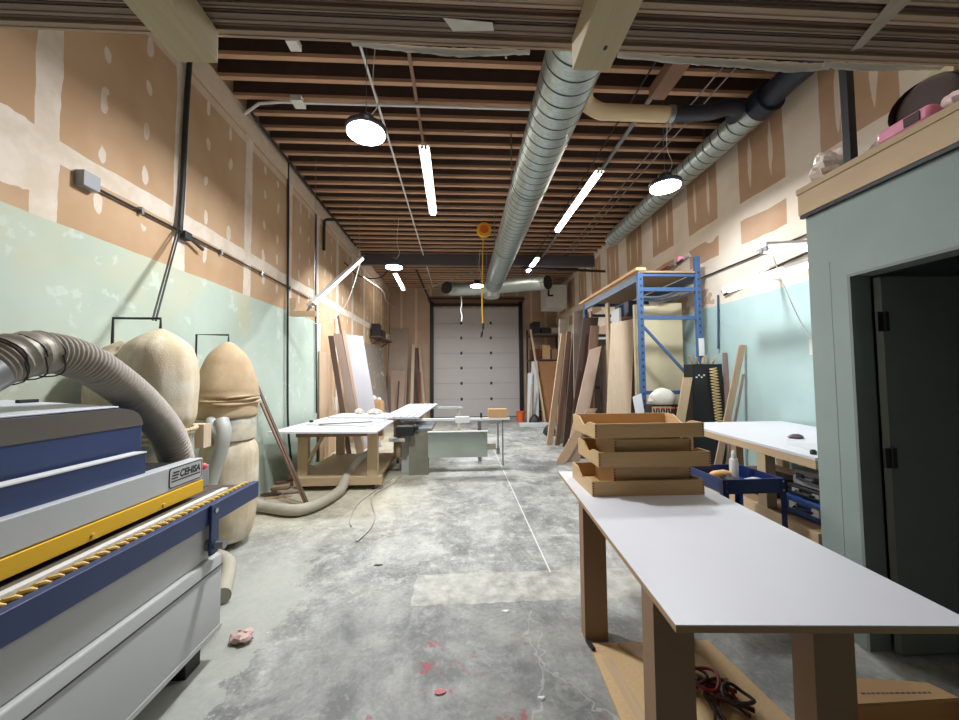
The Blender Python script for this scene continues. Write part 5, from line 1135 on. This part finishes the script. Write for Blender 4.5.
# wires on the right wall
wc = thing('wall_cable', 'dark conduit line along the right wall above the bench lamps', 'conduit', (RX-.03, 4.7, 3.3))
MB().tube([(RX-.025, 2.6, 3.34), (RX-.025, 4.6, 3.33), (RX-.025, 6.4, 3.33)], .012, 8).build('pipe', 'darksteel', wc)
cable('wall_cable', 'black cable sagging along the right wall to the rack and down', 'cable', [(RX-.03, 3.0, 3.16), (RX-.03, 4.2, 3.10), (RX-.03, 5.0, 2.98), (RX-.03, 5.35, 2.92)], .016, 'black')
cable('hanging_cable', 'thin dark cable dropping down the teal wall beside the rack', 'cable', [(RX-.03, 5.48, 2.95), (RX-.03, 5.5, 2.5), (RX-.03, 5.52, 2.1)], .014, plain('cable_blue', (60, 76, 104), .5))
ol = thing('wall_mark', 'pale outlet sticker on the teal wall beside the partition', 'sticker', (RX-.003, 4.0, 1.9))
MB().box(RX-.006, RX-.001, 3.93, 4.05, 1.92, 2.10).build('plate', 'white_plastic', ol, smooth=0)

# ------------------------------------------------------------------ loose things on the floor
crumple('crumpled_paper', 'crumpled reddish white paper by the foot of the big machine', 'paper', (-1.42, 2.52, .0005), .07, .06, .03, plain('scrap_paper', (206, 176, 166), .8, var=.4, scale=40), 14, 14, 6)
crumple('floor_wrapper', 'small red and white wrapper on the floor before the bench', 'wrapper', (-.12, 2.05, .0005), .032, .02, .005, plain('wrapper_red', (190, 110, 112), .6, var=.6, scale=60), 19, 10, 5)
fl = [(.32, 2.70, 'white wood chip near the pale floor patch', 'chip', .03, .012, 'white_plastic'), (-.75, 3.42, 'dark curled shaving on the floor by the big machine', 'shaving', .04, .012, 'brown_dark'), (.42, 1.98, 'pair of tiny white chips on the bare floor', 'chip', .02, .012, 'white_plastic')]
for q, (x, yy, lab, nm, sx, sy, mt) in enumerate(fl):
    single('floor_'+nm, lab, nm, MB().lathe([(1, 0), (1.05, .003), (.7, .008)], (x, yy, .0003), 8, sx, sy, lambda a, z: .25*math.sin(3*a)), mt, smooth=0)

# ------------------------------------------------------------------ camera and view
cam = bpy.data.cameras.new('camera'); cam.sensor_fit = 'HORIZONTAL'; cam.sensor_width = 36.0; cam.lens = 364/959*36; cam.clip_start = .05
co = bpy.data.objects.new('camera', cam); COL.objects.link(co)
pt, yw, ro = map(math.radians, (2.6, 3.07, .5))
fw = Vector((math.sin(yw)*math.cos(pt), math.cos(yw)*math.cos(pt), math.sin(pt))); rt = Vector((math.cos(yw), -math.sin(yw), 0)); up = rt.cross(fw)
r2 = rt*math.cos(ro)-up*math.sin(ro); u2 = rt*math.sin(ro)+up*math.cos(ro)
mw = Matrix((r2, u2, -fw)).transposed().to_4x4(); mw.translation = (0, 0, 1.70)
co.matrix_world = mw; sc.camera = co
w = bpy.data.worlds.new('world'); w.use_nodes = True; w.node_tree.nodes['Background'].inputs[0].default_value = (.8, .9, 1, 1); w.node_tree.nodes['Background'].inputs[1].default_value = 0.05
sc.world = w
vs_ = sc.view_settings; vs_.view_transform = 'Standard'; vs_.look = 'None'; vs_.gamma = 1; vs_.use_curve_mapping = False; vs_.exposure = 0.30
